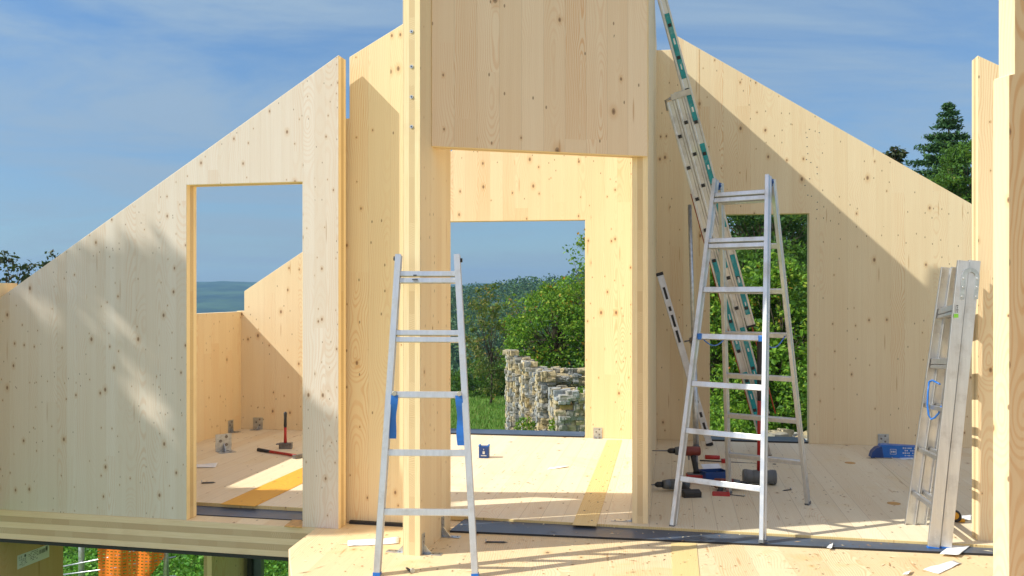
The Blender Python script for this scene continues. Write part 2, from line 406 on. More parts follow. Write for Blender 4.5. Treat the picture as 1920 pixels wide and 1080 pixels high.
# screws on the pillar's end
sc_n = 0
for i, py in enumerate((58, 124, 181, 237)):
    z = CAMH - (py - HY) / F * PA.y
    p = PA + pn * .052 + Z * z
    bm = NB(); cyl(bm, p + pe * .001, p - pe * .004, .010, .010, 16); cyl(bm, p - pe * .004, p - pe * .006, .0045, .0035, 8, 1)
    o = link('screw_head', bm, [M['zinc'], M['black']], pil); 

# ------------------------------------------------------------------ floors, slab, strips
def poly_slab(name, pts, z0, z1, mats, label=None, cat=None, kind=None, org=None, rot=0., parent=None, bw=.002):
    bm = NB(); org = Vector((org[0], org[1], 0)) if org is not None else Vector((0, 0, 0))
    inv = Matrix.Rotation(-rot, 3, 'Z')
    lp = [inv @ (Vector((p[0], p[1], 0)) - org) for p in pts]
    up = [bm.verts.new((p.x, p.y, z1)) for p in lp]; dn = [bm.verts.new((p.x, p.y, z0)) for p in lp]
    bm.faces.new(up); bm.faces.new(list(reversed(dn)))
    for i in range(len(lp)):
        j = (i + 1) % len(lp); f = bm.faces.new((up[i], dn[i], dn[j], up[j])); f.material_index = 1 if len(mats) > 1 else 0
    bmesh.ops.recalc_face_normals(bm, faces=bm.faces)
    o = link(name, bm, mats, parent, world=False); o.location = org; o.rotation_euler = (0, 0, rot)
    if bw: bev(o, bw, 1)
    return tag(o, label, cat, kind=kind)
HR = R(-10)
fe0 = fl(362, 941, .03); fe1 = fl(1868, 1023, .03)
fd = (fe1 - fe0).normalized()
fL = fe0 - fd * 3.0; fR = fe1 + fd * 1.6
bkL = BK0 - be * 6.2 + bn * .16; bkR = BK0 + be * 6.4 + bn * .16
poly_slab('interior_floor', [fL, fR, bkR, bkL], .003, .03, [M['floor'], M['joint2']], kind='structure', rot=HR)
s0 = fp(-260, 955); s1 = P0 + e * (fs(592)); sL = P0 + e * fs(-260)
slab_b = bn * .34
poly_slab('floor_slab', [sL - nF * .002, P0 + e * 6.0 - nF * .002, bkR + bn * .25, bkL + bn * .25 - be * .8], -.20, 0, [M['deck'], M['slabedge']], kind='structure', rot=HR)
# membrane strips
st0 = fl(843, 996, .01); st1 = fl(1869, 1040, .01); sd = (st1 - st0).normalized(); st1e = st1 + sd * 1.0
sb = nF * .40
poly_slab('membrane_strip', [st0, st1e, st1e + sb, st0 + sb + sd * .02], .0005, .014, [M['membrane'], M['membrane_edge']],
          'long dark blue sealing strip lying across the threshold of the doorway', 'sealing strip', org=st0, bw=.001)
w0 = fl(300, 961, .005); w1 = fl(568, 975.5, .005)
poly_slab('membrane_strip', [w0, w1, w1 + nF * .30, w0 + nF * .30], .0005, .006, [M['membrane'], M['membrane_edge']],
          'dark grey sealing strip in the bottom of the left window opening', 'sealing strip', org=w0, bw=0)
w0 = P0 + e * .03 + nF * .135; w1 = P0 + e * .46 + nF * .135
poly_slab('membrane_strip', [w0, w1, w1 + nF * .028, w0 + nF * .028], .0005, .02, [M['membrane_edge']],
          'thin black sealing strip under the panel behind the front ladder', 'sealing strip', org=w0, bw=0)
b0 = BK0 - be * 4 - bn * .02; b1 = BK0 + be * 4.6 - bn * .02
poly_slab('membrane_strip', [BK0 + be * (b(792, 700)[0]) + bn * .002, BK0 + be * b(1095, 700)[0] + bn * .002, BK0 + be * b(1095, 700)[0] + bn * .30, BK0 + be * b(792, 700)[0] + bn * .30],
          .0305, .045, [M['membrane'], M['membrane_edge']], 'blue grey sealing strip on the threshold before the stone ruin', 'sealing strip', org=BK0, bw=0)
poly_slab('membrane_strip', [BK0 + be * (b(1333, 700)[0]) + bn * .002, BK0 + be * b(1515, 700)[0] + bn * .002, BK0 + be * b(1515, 700)[0] + bn * .30, BK0 + be * b(1333, 700)[0] + bn * .30],
          .0305, .045, [M['membrane'], M['membrane_edge']], 'blue grey sealing strip on the threshold behind the standing step ladder', 'sealing strip', org=BK0, bw=0)
# front deck
dk = [fl(592, 990), fl(541, 1029), fl(546, 1084), Vector((-.2, 1.2, 0)), Vector((-2.2, -1.5, 0)), Vector((5.5, -1.5, 0)), st1e + e * .6 + nF * .02, st0 + nF * .02]
poly_slab('front_deck', [p - nF * .004 if i in (0,) else p for i, p in enumerate(dk)], -.18, .0022, [M['deck'], M['slabedge']], kind='structure', rot=R(-6), bw=.006)
# under-slab membrane line
a0 = P0 + e * fs(-260) - nF * .006; a1 = P0 + e * fs(545) - nF * .006
poly_slab('membrane_strip', [a0, a1, a1 + nF * .4, a0 + nF * .4], -.222, -.2015, [M['membrane_edge']], 'black sealing strip along the underside of the floor slab edge', 'sealing strip', org=a0, bw=0)
# joint boards in the floor
def board(pts, mat, label, rot, z=.0335, name='joint_board', z0=.0305):
    o = poly_slab(name, pts, z0, z, [mat], label, 'joint board', org=pts[0], rot=rot, bw=0)
    return o
jb = [fl(1073, 984, .033), fl(1118, 986, .033), fl(1166, 825, .033), fl(1138, 825, .033)]
J1 = board(jb, M['joint2'], 'pale yellow strip of plywood set in the floor of the central room', HR)
jl = [fl(413, 945, .033), fl(478, 949, .033), fl(1010, 640, .033), fl(960, 640, .033)]
A_, B_ = jl[0], jl[1]; dd = (fl(566, 877, .033) - A_).normalized()
J2 = board([A_, B_, B_ + dd * 2.95, A_ + dd * 2.95], M['joint'], 'bright orange-yellow strip set in the floor beyond the left window opening', HR)
jr = [fl(1619, 838, .033), fl(1665, 838, .033), fl(1790, 930, .033), fl(1720, 930, .033)]
board(jr, M['floor'], 'plain floor strip beside the blue box, running toward the folded ladders', HR, z=.0325)
jf = [fl(1258, 1017, .004), fl(1306, 1019, .004), fl(1312, 1084, .004), fl(1262, 1084, .004)]
board(jf, M['joint2'], 'yellow joint strip crossing the front deck below the dark sealing strip', HR, z=.0058, z0=.0024)
bm = NB(); a_, b_ = fl(1307, 1018, .004), fl(1313, 1084, .004); w_ = (b_ - a_).cross(Z).normalized() * .004
# plywood scrap on the slab edge
pts = [fl(533, 988, 0), fl(566, 990.5, 0), fl(566, 976, 0), fl(548, 976, 0)]
poly_slab('plywood_scrap', pts, .0008, .006, [M['ply']], 'small orange plywood scrap at the foot of the window wall', 'wood scrap', org=pts[0], bw=0)

# screw heads dotted along the pale joint board
import itertools
for i in range(13):
    tt = (i + .5) / 13
    p = jb[0].lerp(jb[3], tt) * .72 + jb[1].lerp(jb[2], tt) * .28 if i % 2 else jb[0].lerp(jb[3], tt) * .25 + jb[1].lerp(jb[2], tt) * .75
    bm = NB(); cyl(bm, (p.x, p.y, .0336), (p.x, p.y, .035), .007, .006, 10)
    link('screw_head', bm, M['steel'], J1)

# ------------------------------------------------------------------ ladders
CH = lambda w, t, lip: [(-w / 2, -t / 2), (w / 2, -t / 2), (w / 2, -t / 2 + lip), (-w / 2 + .004, -t / 2 + lip), (-w / 2 + .004, t / 2 - lip), (w / 2, t / 2 - lip), (w / 2, t / 2), (-w / 2, t / 2)]
def rectp(w, h): return [(-w / 2, -h / 2), (w / 2, -h / 2), (w / 2, h / 2), (-w / 2, h / 2)]
def stile_profile(w, h):
    # hollow-looking side rail: two raised lips with a shallow groove between
    g_ = .004
    return [(-w / 2, -h / 2), (w / 2, -h / 2), (w / 2, -h / 2 + h * .22), (w / 2 - g_, -h / 2 + h * .26), (w / 2 - g_, h / 2 - h * .26), (w / 2, h / 2 - h * .22),
            (w / 2, h / 2), (-w / 2, h / 2), (-w / 2, h / 2 - h * .22), (-w / 2 + g_, h / 2 - h * .26), (-w / 2 + g_, -h / 2 + h * .26), (-w / 2, -h / 2 + h * .22)]
def ladder_flight(root, fa, fb, ta, tb, ts, sw=.022, sh=.06, rw=.030, rh=.034, foot=M['blue'], big=(), mat=M['alu'], rmat=None, over=.0, stick=False):
    """one flight: stiles fa->ta and fb->tb, a rung at each fraction in ts"""
    fa, fb, ta, tb = map(Vector, (fa, fb, ta, tb)); rmat = rmat or mat
    rd = (fb - fa).normalized()
    for s0_, s1_ in ((fa, ta), (fb, tb)):
        bm = NB(); extrude_profile(bm, s0_ + (s1_ - s0_).normalized() * .012, s1_, rd, stile_profile(sw, sh)); o = link('stile', bm, mat, root); bev(o, .0015, 1)
        bm = NB(); a = (s1_ - s0_).normalized(); extrude_profile(bm, s0_, s0_ + a * .018, rd, rectp(sw + .004, sh + .004)); link('foot_cap', bm, foot, root)
    for i, t_ in enumerate(ts):
        p = fa.lerp(ta, t_); r_ = fb.lerp(tb, t_); d_ = (r_ - p).normalized()
        a = (ta - fa).normalized()
        up = (a - d_ * a.dot(d_)).normalized()
        for o_ in ((.019, -.019) if i in big else (0,)):
            bm = NB(); hh = .030 if i in big else rh
            extrude_profile(bm, p + d_ * (sw / 2 - .003) + up * o_, r_ - d_ * (sw / 2 - .003) + up * o_, up, rectp(hh, rw))
            o = link('rung', bm, rmat, root); bev(o, .003, 2)

# front ladder, closed and leaning on the pillar
f1a, f1b = fl(707, 1079), fl(891, 1081)
t1a, t1b = at(748, 478, 5.085), at(857, 478, 5.075)
L1 = empty('leaning_ladder', (f1a + f1b) / 2, 'closed aluminium step ladder with two blue straps leaning on the timber pillar', 'ladder')
ladder_flight(L1, f1a, f1b, t1a, t1b, (.19, .37, .55, .735, .926), sw=.034, sh=.055, rw=.034, rh=.036, big=(3, 4))
for p, q_ in ((f1a.lerp(t1a, .55), 1), (f1b.lerp(t1b, .55), -1)):
    d_ = (f1b - f1a).normalized() * q_
    c = p + d_ * .030 + Vector((0, -.030, 0))
    bm = NB()
    L_ = .235 if q_ == 1 else .27
    n_ = 10; prev = None
    for i in range(n_ + 1):
        zz = -i / n_ * L_; w_ = .019 + .001 * math.sin(i)
        yy = -.004 * math.sin(i * .9); cx_ = c + Vector((.003 * math.sin(i * .7 + q_) - d_.x * .010 * i / n_, yy, zz))
        row = [bm.verts.new(cx_ + Vector((-w_, -.0015, 0))), bm.verts.new(cx_ + Vector((w_, -.0015, 0))), bm.verts.new(cx_ + Vector((w_, .0015, 0))), bm.verts.new(cx_ + Vector((-w_, .0015, 0)))]
        if prev:
            for k in range(4): bm.faces.new((prev[k], prev[(k + 1) % 4], row[(k + 1) % 4], row[k]))
        else: bm.faces.new(row)
        prev = row
    bm.faces.new(list(reversed(prev)))
    bmesh.ops.recalc_face_normals(bm, faces=bm.faces)
    link('strap', bm, M['blue'], L1)
    bm = NB(); cyl(bm, c + Vector((0, .0, .010)), c + Vector((0, -.008, .010)), .014, .012, 14); link('rivet', bm, M['alu_d'], L1)
for p in (t1a - Vector((.024, 0, .02)), t1b + Vector((.024, -.0, -.03))):
    bm = NB(); cyl(bm, p - X * .006, p + X * .006, .012, .012, 12); link('hinge_bolt', bm, M['black'], L1)
bm = NB(); c_ = at(778, 524, 5.02); fbox(bm, c_, X, Y, Z, .03, .012, .006); fbox(bm, c_ + Vector((.0, 0, .022)), X, Y, Z, .018, .012, .010); link('rung_clip', bm, M['steel'], L1)

# standing step ladder in the right-hand room
zf = .014; zr = .03
F2a, F2b = fl(1262, 990, zf), fl(1430, 1018, zf); G2a, G2b = fl(1367, 926, zr), fl(1515, 946, zr)
fm = (F2a + F2b) / 2; gm = (G2a + G2b) / 2; ctr = (fm + gm) / 2
ed_ = (F2b - F2a).normalized(); pd_ = Vector((-ed_.y, ed_.x, 0))
top = 2.233; hw = .180
tFa = ctr - ed_ * hw - pd_ * .040 + Z * top; tFb = ctr + ed_ * hw - pd_ * .040 + Z * top
tGa = ctr - ed_ * (hw - .0) + pd_ * .040 + Z * (top - .02); tGb = ctr + ed_ * (hw - .0) + pd_ * .040 + Z * (top - .02)
L2 = empty('step_ladder', (fm + gm) / 2 * 1.0, 'tall open aluminium step ladder standing astride the power tools', 'ladder')
ts2 = (.135, .268, .400, .535, .670, .806, .943)
ladder_flight(L2, F2a, F2b, tFa, tFb, ts2, sw=.026, sh=.058, rw=.030, rh=.036, foot=M['grey'], big=(5, 6))
ladder_flight(L2, G2a, G2b, tGa, tGb, ts2, sw=.024, sh=.052, rw=.028, rh=.034, foot=M['grey'], mat=M['alu'])
for tf, tg in ((tFa, tGa), (tFb, tGb)):
    bm = NB(); c_ = (tf + tg) / 2 - Z * .03
    fbox(bm, c_, pd_, ed_, Z, .105, .012, .05); cyl(bm, c_ - ed_ * .02, c_ + ed_ * .02, .012, .012, 12); o = link('hinge', bm, M['blue_dk'], L2); bev(o, .004, 2)
for s_, (fa_, ta_), (ga_, ua_) in ((1, (F2a, tFa), (G2a, tGa)), (-1, (F2b, tFb), (G2b, tGb))):
    p = fa_.lerp(ta_, .535) + ed_ * s_ * .028; q_ = ga_.lerp(ua_, .535) + ed_ * s_ * .028
    bm = NB(); fbox(bm, p, ed_, pd_, Z, .030, .042, .040); o = link('strap_holder', bm, M['blue'], L2); bev(o, .005, 2)
    pts = [p.lerp(q_, i / 14) - Z * .07 * math.sin(math.pi * i / 14) for i in range(15)]
    bm = NB(); tube(bm, pts, .0042, 6); link('safety_strap', bm, M['blue'], L2)

# extension ladder in three flights, leaning over the partition
L3b = Vector((2.30, 8.17, .03))
adir = Vector((-1.18, -.49, 3.9)).normalized(); ndir = (U - adir * U.dot(adir)).normalized(); VR = adir.cross(ndir); VR = VR if VR.y > 0 else -VR
L3 = empty('extension_ladder', L3b, 'long three-part extension ladder with teal labels leaning over the inner partition', 'ladder')
def flight3(off, a0_, a1_, lab):
    for s_ in (0, .36):
        p0 = L3b + ndir * off + adir * a0_ + VR * s_; p1 = L3b + ndir * off + adir * a1_ + VR * s_
        bm = NB(); extrude_profile(bm, p0, p1, VR, stile_profile(.024, .074)); o = link('stile', bm, M['alu'], L3); bev(o, .0015, 1)
        bm = NB(); extrude_profile(bm, p0 - adir * .018, p0 - adir * .0002, VR, rectp(.028, .078)); link('foot_cap', bm, M['black'], L3)
    r_ = a0_ + .16
    while r_ < a1_ - .08:
        c_ = L3b + ndir * off + adir * r_
        bm = NB(); extrude_profile(bm, c_ - VR * .0155, c_ + VR * .375, adir, rectp(.030, .030), 0, 1); link('rung', bm, [M['alu_d'], M['black']], L3)
        r_ += .28
    for (u0, u1) in lab:
        c0 = L3b + ndir * (off + .002) + adir * u0 - VR * .0115; c1 = c0 + adir * (u1 - u0)
        bm = NB(); extrude_profile(bm, c0, c1, VR, rectp(.0075, .040)); link('label_strip', bm, M['teal'], L3)
        for j in range(int((u1 - u0) / .22)):
            bm = NB(); cc_ = c0 + adir * (.10 + j * .22) - VR * .0042
            fbox(bm, cc_, adir, ndir, VR, random.uniform(.03, .07), random.choice((.008, .014)), .0016); link('label_print', bm, M['white'], L3)
flight3(0, 0, 3.27, ((1.0, 1.85), (.25, .8)))
flight3(.080, .38, 3.33, ((.45, 1.2), (1.75, 2.0)))
flight3(.160, 1.20, 4.45, ((3.42, 3.98), (3.05, 3.33), (2.1, 2.85), (1.3, 1.85)))
for s_ in (-.02, .36):
    bm = NB(); c_ = L3b + adir * 3.30 + ndir * .10 + VR * s_
    fbox(bm, c_, ndir, VR, adir, .17, .022, .05); tube(bm, [c_ - ndir * .09, c_ - ndir * .14 - adir * .01, c_ - ndir * .145 - adir * .09], .008, 8); o = link('guide_bracket', bm, M['alu_d'], L3)
bm = NB(); cr = L3b + ndir * .19 + VR * .18
tube(bm, [L3b + ndir * .17 + adir * a_ + VR * (.17 + .03 * math.sin(a_ * 3)) for a_ in [x_ * .15 + .3 for x_ in range(16)]], .006, 6); link('pull_rope', bm, M['cable'], L3)
bm = NB(); tube(bm, [L3b - ndir * .04 + adir * a_ + VR * (.13 + .02 * math.sin(a_ * 4)) for a_ in [x_ * .15 + .35 for x_ in range(15)]], .005, 6); link('pull_rope', bm, M['cable'], L3)

# folded ladders by the right wall
L4 = empty('folded_ladder', fl(1735, 1005), 'closed double ladder with hinge arch and blue loop leaning on the right wall end', 'ladder')
for kx in (0, 1):
    n0 = Vector((2.446 + .072 * kx, 5.27, 0)); n1 = Vector((2.640 + .066 * kx, 5.305, 1.685)) 
    f0 = Vector((2.512 + .070 * kx, 5.735, 0)); f1 = Vector((2.706 + .064 * kx, 5.645, 1.655))
    # stile: wide side faces the camera
    rd = (f0 - n0).normalized()
    for s0_, s1_ in ((n0, n1), (f0, f1)):
        bm = NB(); a = (s1_ - s0_).normalized()
        h_ = .062; w_ = .024
        sgn = 1 if s0_ is n0 else -1
        prof = [(-w_ / 2, -h_ / 2), (w_ / 2, -h_ / 2), (w_ / 2, -h_ / 2 + .006), (-w_ / 2 + .005, -h_ / 2 + .006), (-w_ / 2 + .005, h_ / 2 - .006), (w_ / 2, h_ / 2 - .006), (w_ / 2, h_ / 2), (-w_ / 2, h_ / 2)]
        if sgn < 0: prof = [(-x_, y_) for x_, y_ in reversed(prof)]
        extrude_profile(bm, s0_ + a * .015, s1_, rd, prof); bmesh.ops.recalc_face_normals(bm, faces=bm.faces); o = link('stile', bm, M['alu'], L4); bev(o, .0012, 1)
        bm = NB(); extrude_profile(bm, s0_ + a * .002, s0_ + a * .022, rd, rectp(w_ + .006, h_ + .005)); o = link('foot_cap', bm, M['blue'], L4); bev(o, .003, 1)
    for i, t_ in enumerate((.14, .31, .48, .65, .84)):
        a = (n1 - n0).normalized(); p = n0.lerp(n1, t_); r_ = f0.lerp(f1, t_ - (.002 * i))
        bm = NB(); extrude_profile(bm, p, r_, a, rectp(.036 if i > 2 else .026, .030)); o = link('rung', bm, M['alu'], L4); bev(o, .003, 2)
        if i > 2:
            bm = NB(); extrude_profile(bm, p - a * .034, r_ - a * .034, a, rectp(.020, .032)); o = link('rung', bm, M['alu'], L4); bev(o, .003, 2)
# horseshoe hinge
bm = NB(); ct = Vector((2.674, 5.289, 1.59)); pts = []
for i in range(13):
    th = math.pi * i / 12; pts.append(ct + Vector((-.040 * math.cos(th), -.002, .040 * math.sin(th))))
pts = [ct + Vector((-.052, -.002, -.13))] + pts + [ct + Vector((.029, -.002, -.13))]
prev = None
for i, p in enumerate(pts):
    t0 = (pts[min(i + 1, len(pts) - 1)] - pts[max(i - 1, 0)]).normalized(); nn = t0.cross(Y).normalized()
    row = [bm.verts.new(p + nn * .012 + Y * -.003), bm.verts.new(p - nn * .012 + Y * -.003), bm.verts.new(p - nn * .012 + Y * .003), bm.verts.new(p + nn * .012 + Y * .003)]
    if prev:
        for k in range(4): bm.faces.new((prev[k], prev[(k + 1) % 4], row[(k + 1) % 4], row[k]))
    else: bm.faces.new(row)
    prev = row
bm.faces.new(list(reversed(prev))); bmesh.ops.recalc_face_normals(bm, faces=bm.faces)
link('hinge_arch', bm, M['zinc'], L4)
for px_, pz_ in ((-.042, -.01), (-.045, -.06), (-.05, -.115), (.038, -.01), (.036, -.06), (.031, -.115)):
    bm = NB(); c_ = ct + Vector((px_, -.004, pz_)); cyl(bm, c_, c_ + Vector((0, -.006, 0)), .007, .006, 10); link('rivet', bm, M['alu'], L4)
bm = NB()
c_ = at(1793, 592, 5.275); fbox(bm, c_, X, Y, Z, .024, .002, .022); o = link('sticker', bm, M['green'], L4)
bm = NB()
for j in range(4): fbox(bm, c_ + Vector((.006, -.0005, .022 + j * .012)), X, Y, Z, .006 + .004 * (j % 2), .002, .008)
link('sticker_print', bm, M['ink'], L4)
bm = NB(); a_ = Vector((2.52, 5.62, .86))
tube(bm, [at(1742, 716, 5.60), at(1740, 735, 5.59), at(1739, 760, 5.58), at(1741, 778, 5.57), at(1746, 786, 5.55), at(1753, 783, 5.52), at(1760, 775, 5.48), at(1765, 762, 5.42)], .006, 8)
tube(bm, [at(1742, 716, 5.60), at(1748, 713, 5.59), at(1754, 716, 5.57), at(1762, 720, 5.50)], .006, 8)
link('blue_loop', bm, M['blue'], L4)

# ------------------------------------------------------------------ spirit level and prop against the partition
lb = fl(1331, 836, .03); lt = at(1236, 511, 8.72)
LV = empty('spirit_level', lb, 'long silver spirit level with black slots leaning on the partition wall', 'spirit level')
bm = NB(); side = (lt - lb).normalized().cross(Y).normalized()
extrude_profile(bm, lb + (lt - lb).normalized() * .03, lt - (lt - lb).normalized() * .03, side, rectp(.062, .026)); o = link('body', bm, M['silver_face'], LV); bev(o, .002, 1)
aL = (lt - lb).normalized(); nL = aL.cross(side).normalized()
if nL.y > 0: nL = -nL
for t0, t1 in ((0, .032), (1, 1)):
    pass
bm = NB(); extrude_profile(bm, lb, lb + aL * .0299, side, rectp(.066, .03)); link('end_cap', bm, M['black'], LV)
bm = NB(); extrude_profile(bm, lt - aL * .0299, lt, side, rectp(.066, .03)); link('end_cap', bm, M['black'], LV)
for t_, l_ in ((.18, .05), (.28, .11), (.40, .05), (.63, .12), (.72, .12), (.79, .045), (.88, .12), (.10, .12)):
    c_ = lb.lerp(lt, t_); bm = NB(); fbox(bm, c_ + nL * .0132, aL, side, nL, l_, .024, .002); link('hand_slot' if l_ > .1 else 'vial_window', bm, M['black'], LV)

pb = fl(1307, 893, .03); pt = at(1293, 385, 7.95)
PR = empty('steel_prop', pb, 'galvanised adjustable steel prop standing behind the power drills', 'prop')
ap = (pt - pb).normalized()
bm = NB(); cyl(bm, pb + ap * .22, pb + ap * 1.12, .024, .024, 16); link('lower_tube', bm, M['zinc'], PR)
bm = NB(); cyl(bm, pb + ap * 1.12, pt, .017, .017, 16); link('upper_tube', bm, M['zinc'], PR)
bm = NB(); cyl(bm, pb + ap * .03, pb + ap * .22, .012, .012, 12); cyl(bm, pb + ap * .18, pb + ap * .24, .032, .032, 16); link('spindle', bm, M['iron'], PR)
bm = NB(); cyl(bm, pb, pb + Z * .008, .06, .06, 20); cyl(bm, pb + Z * .008, pb + Z * .035, .022, .018, 12); link('foot_plate', bm, M['zinc'], PR)
bm = NB(); c_ = pb + ap * 1.12; cyl(bm, c_ - ap * .02, c_ + ap * .02, .034, .034, 16); tube(bm, [c_ - X * .03, c_ - X * .075 - Z * .01], .007, 8); link('collar', bm, M['iron'], PR)

# ------------------------------------------------------------------ brackets, screws, papers
def bracket(p, rz, w, h, dpt, label, mat=M['zinc'], th=.003, holes=True, group='steel angle brackets', cat='bracket'):
    """L bracket: upright plate h high on the wall, foot dpt long; local +x across, foot toward local -y"""
    root = empty('angle_bracket', p, label, cat, group, rz)
    bm = NB(); fbox(bm, Vector((0, -th / 2, h / 2)), X, Y, Z, w, th, h); o = link('upright_plate', bm, mat, root, world=False); bev(o, .0012, 1)
    bm = NB(); fbox(bm, Vector((0, -dpt / 2 - th, th / 2)), X, Y, Z, w, dpt, th); o = link('foot_plate', bm, mat, root, world=False); bev(o, .0012, 1)
    if holes:
        for i in range(3):
            bm = NB(); c_ = Vector(((-1) ** i * w * .18, -th - .0002, h * (.35 + .24 * i))); cyl(bm, c_, c_ - Y * .002, w * .10, w * .09, 10); link('screw_head', bm, M['iron'], root, world=False)
            bm = NB(); c_ = Vector(((-1) ** i * w * .18, -dpt * (.3 + .27 * i), th)); cyl(bm, c_, c_ + Z * .002, w * .10, w * .09, 10); link('screw_head', bm, M['iron'], root, world=False)
    if w > .03:
        bm = NB(); bm2 = [bm.verts.new(q_) for q_ in (Vector((0, -th, th)), Vector((0, -th, h * .45)), Vector((0, -dpt * .45, th)))]
        v2 = [bm.verts.new(v.co + X * .006) for v in bm2]
        bm.faces.new(bm2); bm.faces.new(list(reversed(v2)))
        for i in range(3): j = (i + 1) % 3; bm.faces.new((bm2[j], bm2[i], v2[i], v2[j]))
        bmesh.ops.recalc_face_normals(bm, faces=bm.faces)
        link('rib', bm, mat, root, world=False)
    return root
pz = lambda p, z: Vector((p.x, p.y, z))
bracket(pz(PA + pe * .05 - pn * .0015, .003), R(pdeg), .05, .115, .11, 'steel angle bracket at the pillar foot, nearer the camera', )
bracket(pz(PA + pe * .42 - pn * .0015, .003), R(pdeg), .05, .125, .11, 'steel angle bracket at the pillar foot, nearer the dark sealing strip')
fb = fl(742, 1030); 
bracket(pz(PA + pe * .05 + pn * .1065, .003), R(pdeg + 180), .05, .115, .11, 'steel bracket foot showing left of the pillar beside the paper tape')
br = b(1121, 822); bp = BK0 + be * br[0] - bn * .002
bracket(pz(bp, .031), R(bdeg), .09, .105, .05, 'steel angle bracket on the back wall right of the doorway view')
br = b(1656, 800); bp = BK0 + be * br[0] - bn * .002
bracket(pz(bp, .031), R(bdeg), .10, .11, .06, 'steel angle bracket on the back wall above the blue box')
br = b(484, 800); bp = BK0 + be * br[0] - bn * .002
bracket(pz(bp, .031), R(bdeg), .11, .125, .09, 'steel angle bracket on the back wall, right one in the far left corner')
bracket(pz(KC - V * .35 + U * .003, .031), R(80 + 0) , .11, .125, .09, 'steel angle bracket on the low side wall, left one in the far corner')
bracket(fl(419, 845, .031), R(35), .15, .155, .14, 'loose big steel angle bracket lying inside the left window', holes=True)
bracket(pz(RP + V * .05 + dirv(170) * .1015, .031), R(80 + 180), .05, .02, .13, 'flat steel bracket foot on the inner side of the right doorway post')

def screw(p, deg, L, label, r=.004, tilt=0., group='loose screws and bolts on the boards'):
    o = empty('loose_screw', p, label, 'screw', group, R(deg))
    bm = NB(); cyl(bm, Vector((0, 0, r)), Vector((L * .8, 0, r)), r, r, 10); cyl(bm, Vector((L * .8, 0, r)), Vector((L, 0, r * .8)), r, .0006, 8); link('shank', bm, M['steel'], o, world=False)
    bm = NB(); cyl(bm, Vector((-.006, 0, r * 2.2)), Vector((0, 0, r * 2.2)), r * 2.2, r * 2.2, 12); link('head', bm, M['zinc'], o, world=False)
    return o
screw(fl(912, 1017.5, .003), -3, .13, 'long grey screw on the deck just below the dark sealing strip', .005)
screw(fl(773, 1074, .003), 120, .09, 'short bolt on the deck between the feet of the front ladder', .006)
screw(fl(379, 907, .031), 14, .10, 'long screw on the floor inside the left window opening', .006)
screw(fl(1482, 919, .031), -155, .075, 'small screw on the floor right of the sledgehammer', .004)
screw(fl(1672, 860, .031), 175, .22, 'thin steel rod on the floor in front of the blue box', .0035)
screw(fl(1395, 931, .031), 150, .14, 'thin steel rod beside the rear foot of the step ladder', .003)
screw(fl(1335, 912, .031), 25, .14, 'dark chisel bit on the floor below the blue box of screws', .005)

def sheet(name, pts, label, cat, z=.004, mat=M['paper'], curl=.01, prints=(), group=None, n=8):
    """thin curled sheet from 4 world corners"""
    root_p = Vector((pts[0].x, pts[0].y, z)); bm = NB(); g_ = []
    for i in range(n + 1):
        row = []
        for j in range(n + 1):
            a = pts[0].lerp(pts[1], i / n); c_ = pts[3].lerp(pts[2], i / n); p = a.lerp(c_, j / n)
            zz = curl * (abs(mnoise.noise(Vector((p.x * 9, p.y * 9, 1.3)))) + .35 * max(0, (i / n - .75)) * 4 * .6)
            row.append(bm.verts.new(Vector((p.x, p.y, z + zz)) - root_p))
        g_.append(row)
    for i in range(n):
        for j in range(n): f = bm.faces.new((g_[i][j], g_[i + 1][j], g_[i + 1][j + 1], g_[i][j + 1])); f.smooth = True
    bmesh.ops.recalc_face_normals(bm, faces=bm.faces)
    o = link(name, bm, mat); o.location = root_p; m_ = o.modifiers.new('thick', 'SOLIDIFY'); m_.thickness = .0012
    return tag(o, label, cat, group)
sheet('paper_tape', [fl(652, 1026), fl(748, 1021), fl(749, 1009), fl(652, 1015)], 'torn white paper tape behind the left foot of the front ladder', 'paper tape', curl=.012)
sheet('paper_sheet', [fl(1762, 1044), fl(1797, 1047), fl(1824, 1026), fl(1793, 1019)], 'white sheet lying half on the dark strip at the folded ladder feet', 'paper', z=.017)
sheet('paper_sheet', [fl(1731, 1069), fl(1760, 1078), fl(1803, 1058), fl(1788, 1052)], 'white sheet on the deck nearest the camera below the folded ladders', 'paper')
sheet('paper_sheet', [fl(1797, 975, .03), fl(1821, 977, .03), fl(1821, 967, .03), fl(1801, 967, .03)], 'small white sheet on the floor behind the folded ladders', 'paper', z=.032)
sheet('paper_sheet', [fl(1692, 1079), fl(1704, 1081), fl(1711, 1073), fl(1700, 1075)], 'tiny crumpled scrap of paper at the lower edge of view', 'paper', curl=.02)
sheet('paper_sheet', [fl(363, 878, .03), fl(404, 877, .03), fl(409, 869, .03), fl(366, 872, .03)], 'white sheet on the floor inside the left window opening', 'paper', z=.032)
sheet('paper_sheet', [fl(1026, 881, .03), fl(1062, 877, .03), fl(1068, 875, .03), fl(1032, 877, .03)], 'thin white strip of paper on the floor of the central room', 'paper', z=.032)
sheet('paper_sheet', [fl(1550, 1028, .014), fl(1560, 1029, .014), fl(1562, 1022, .014), fl(1555, 1023, .014)], 'tiny white scrap on the dark sealing strip right of the step ladder', 'paper', z=.0155, curl=.02)
sheet('paper_sheet', [fl(1683, 862, .03), fl(1712, 863, .03), fl(1712, 857, .03), fl(1690, 857, .03)], 'white instruction leaflet under the blue box by the back wall', 'paper', z=.032)
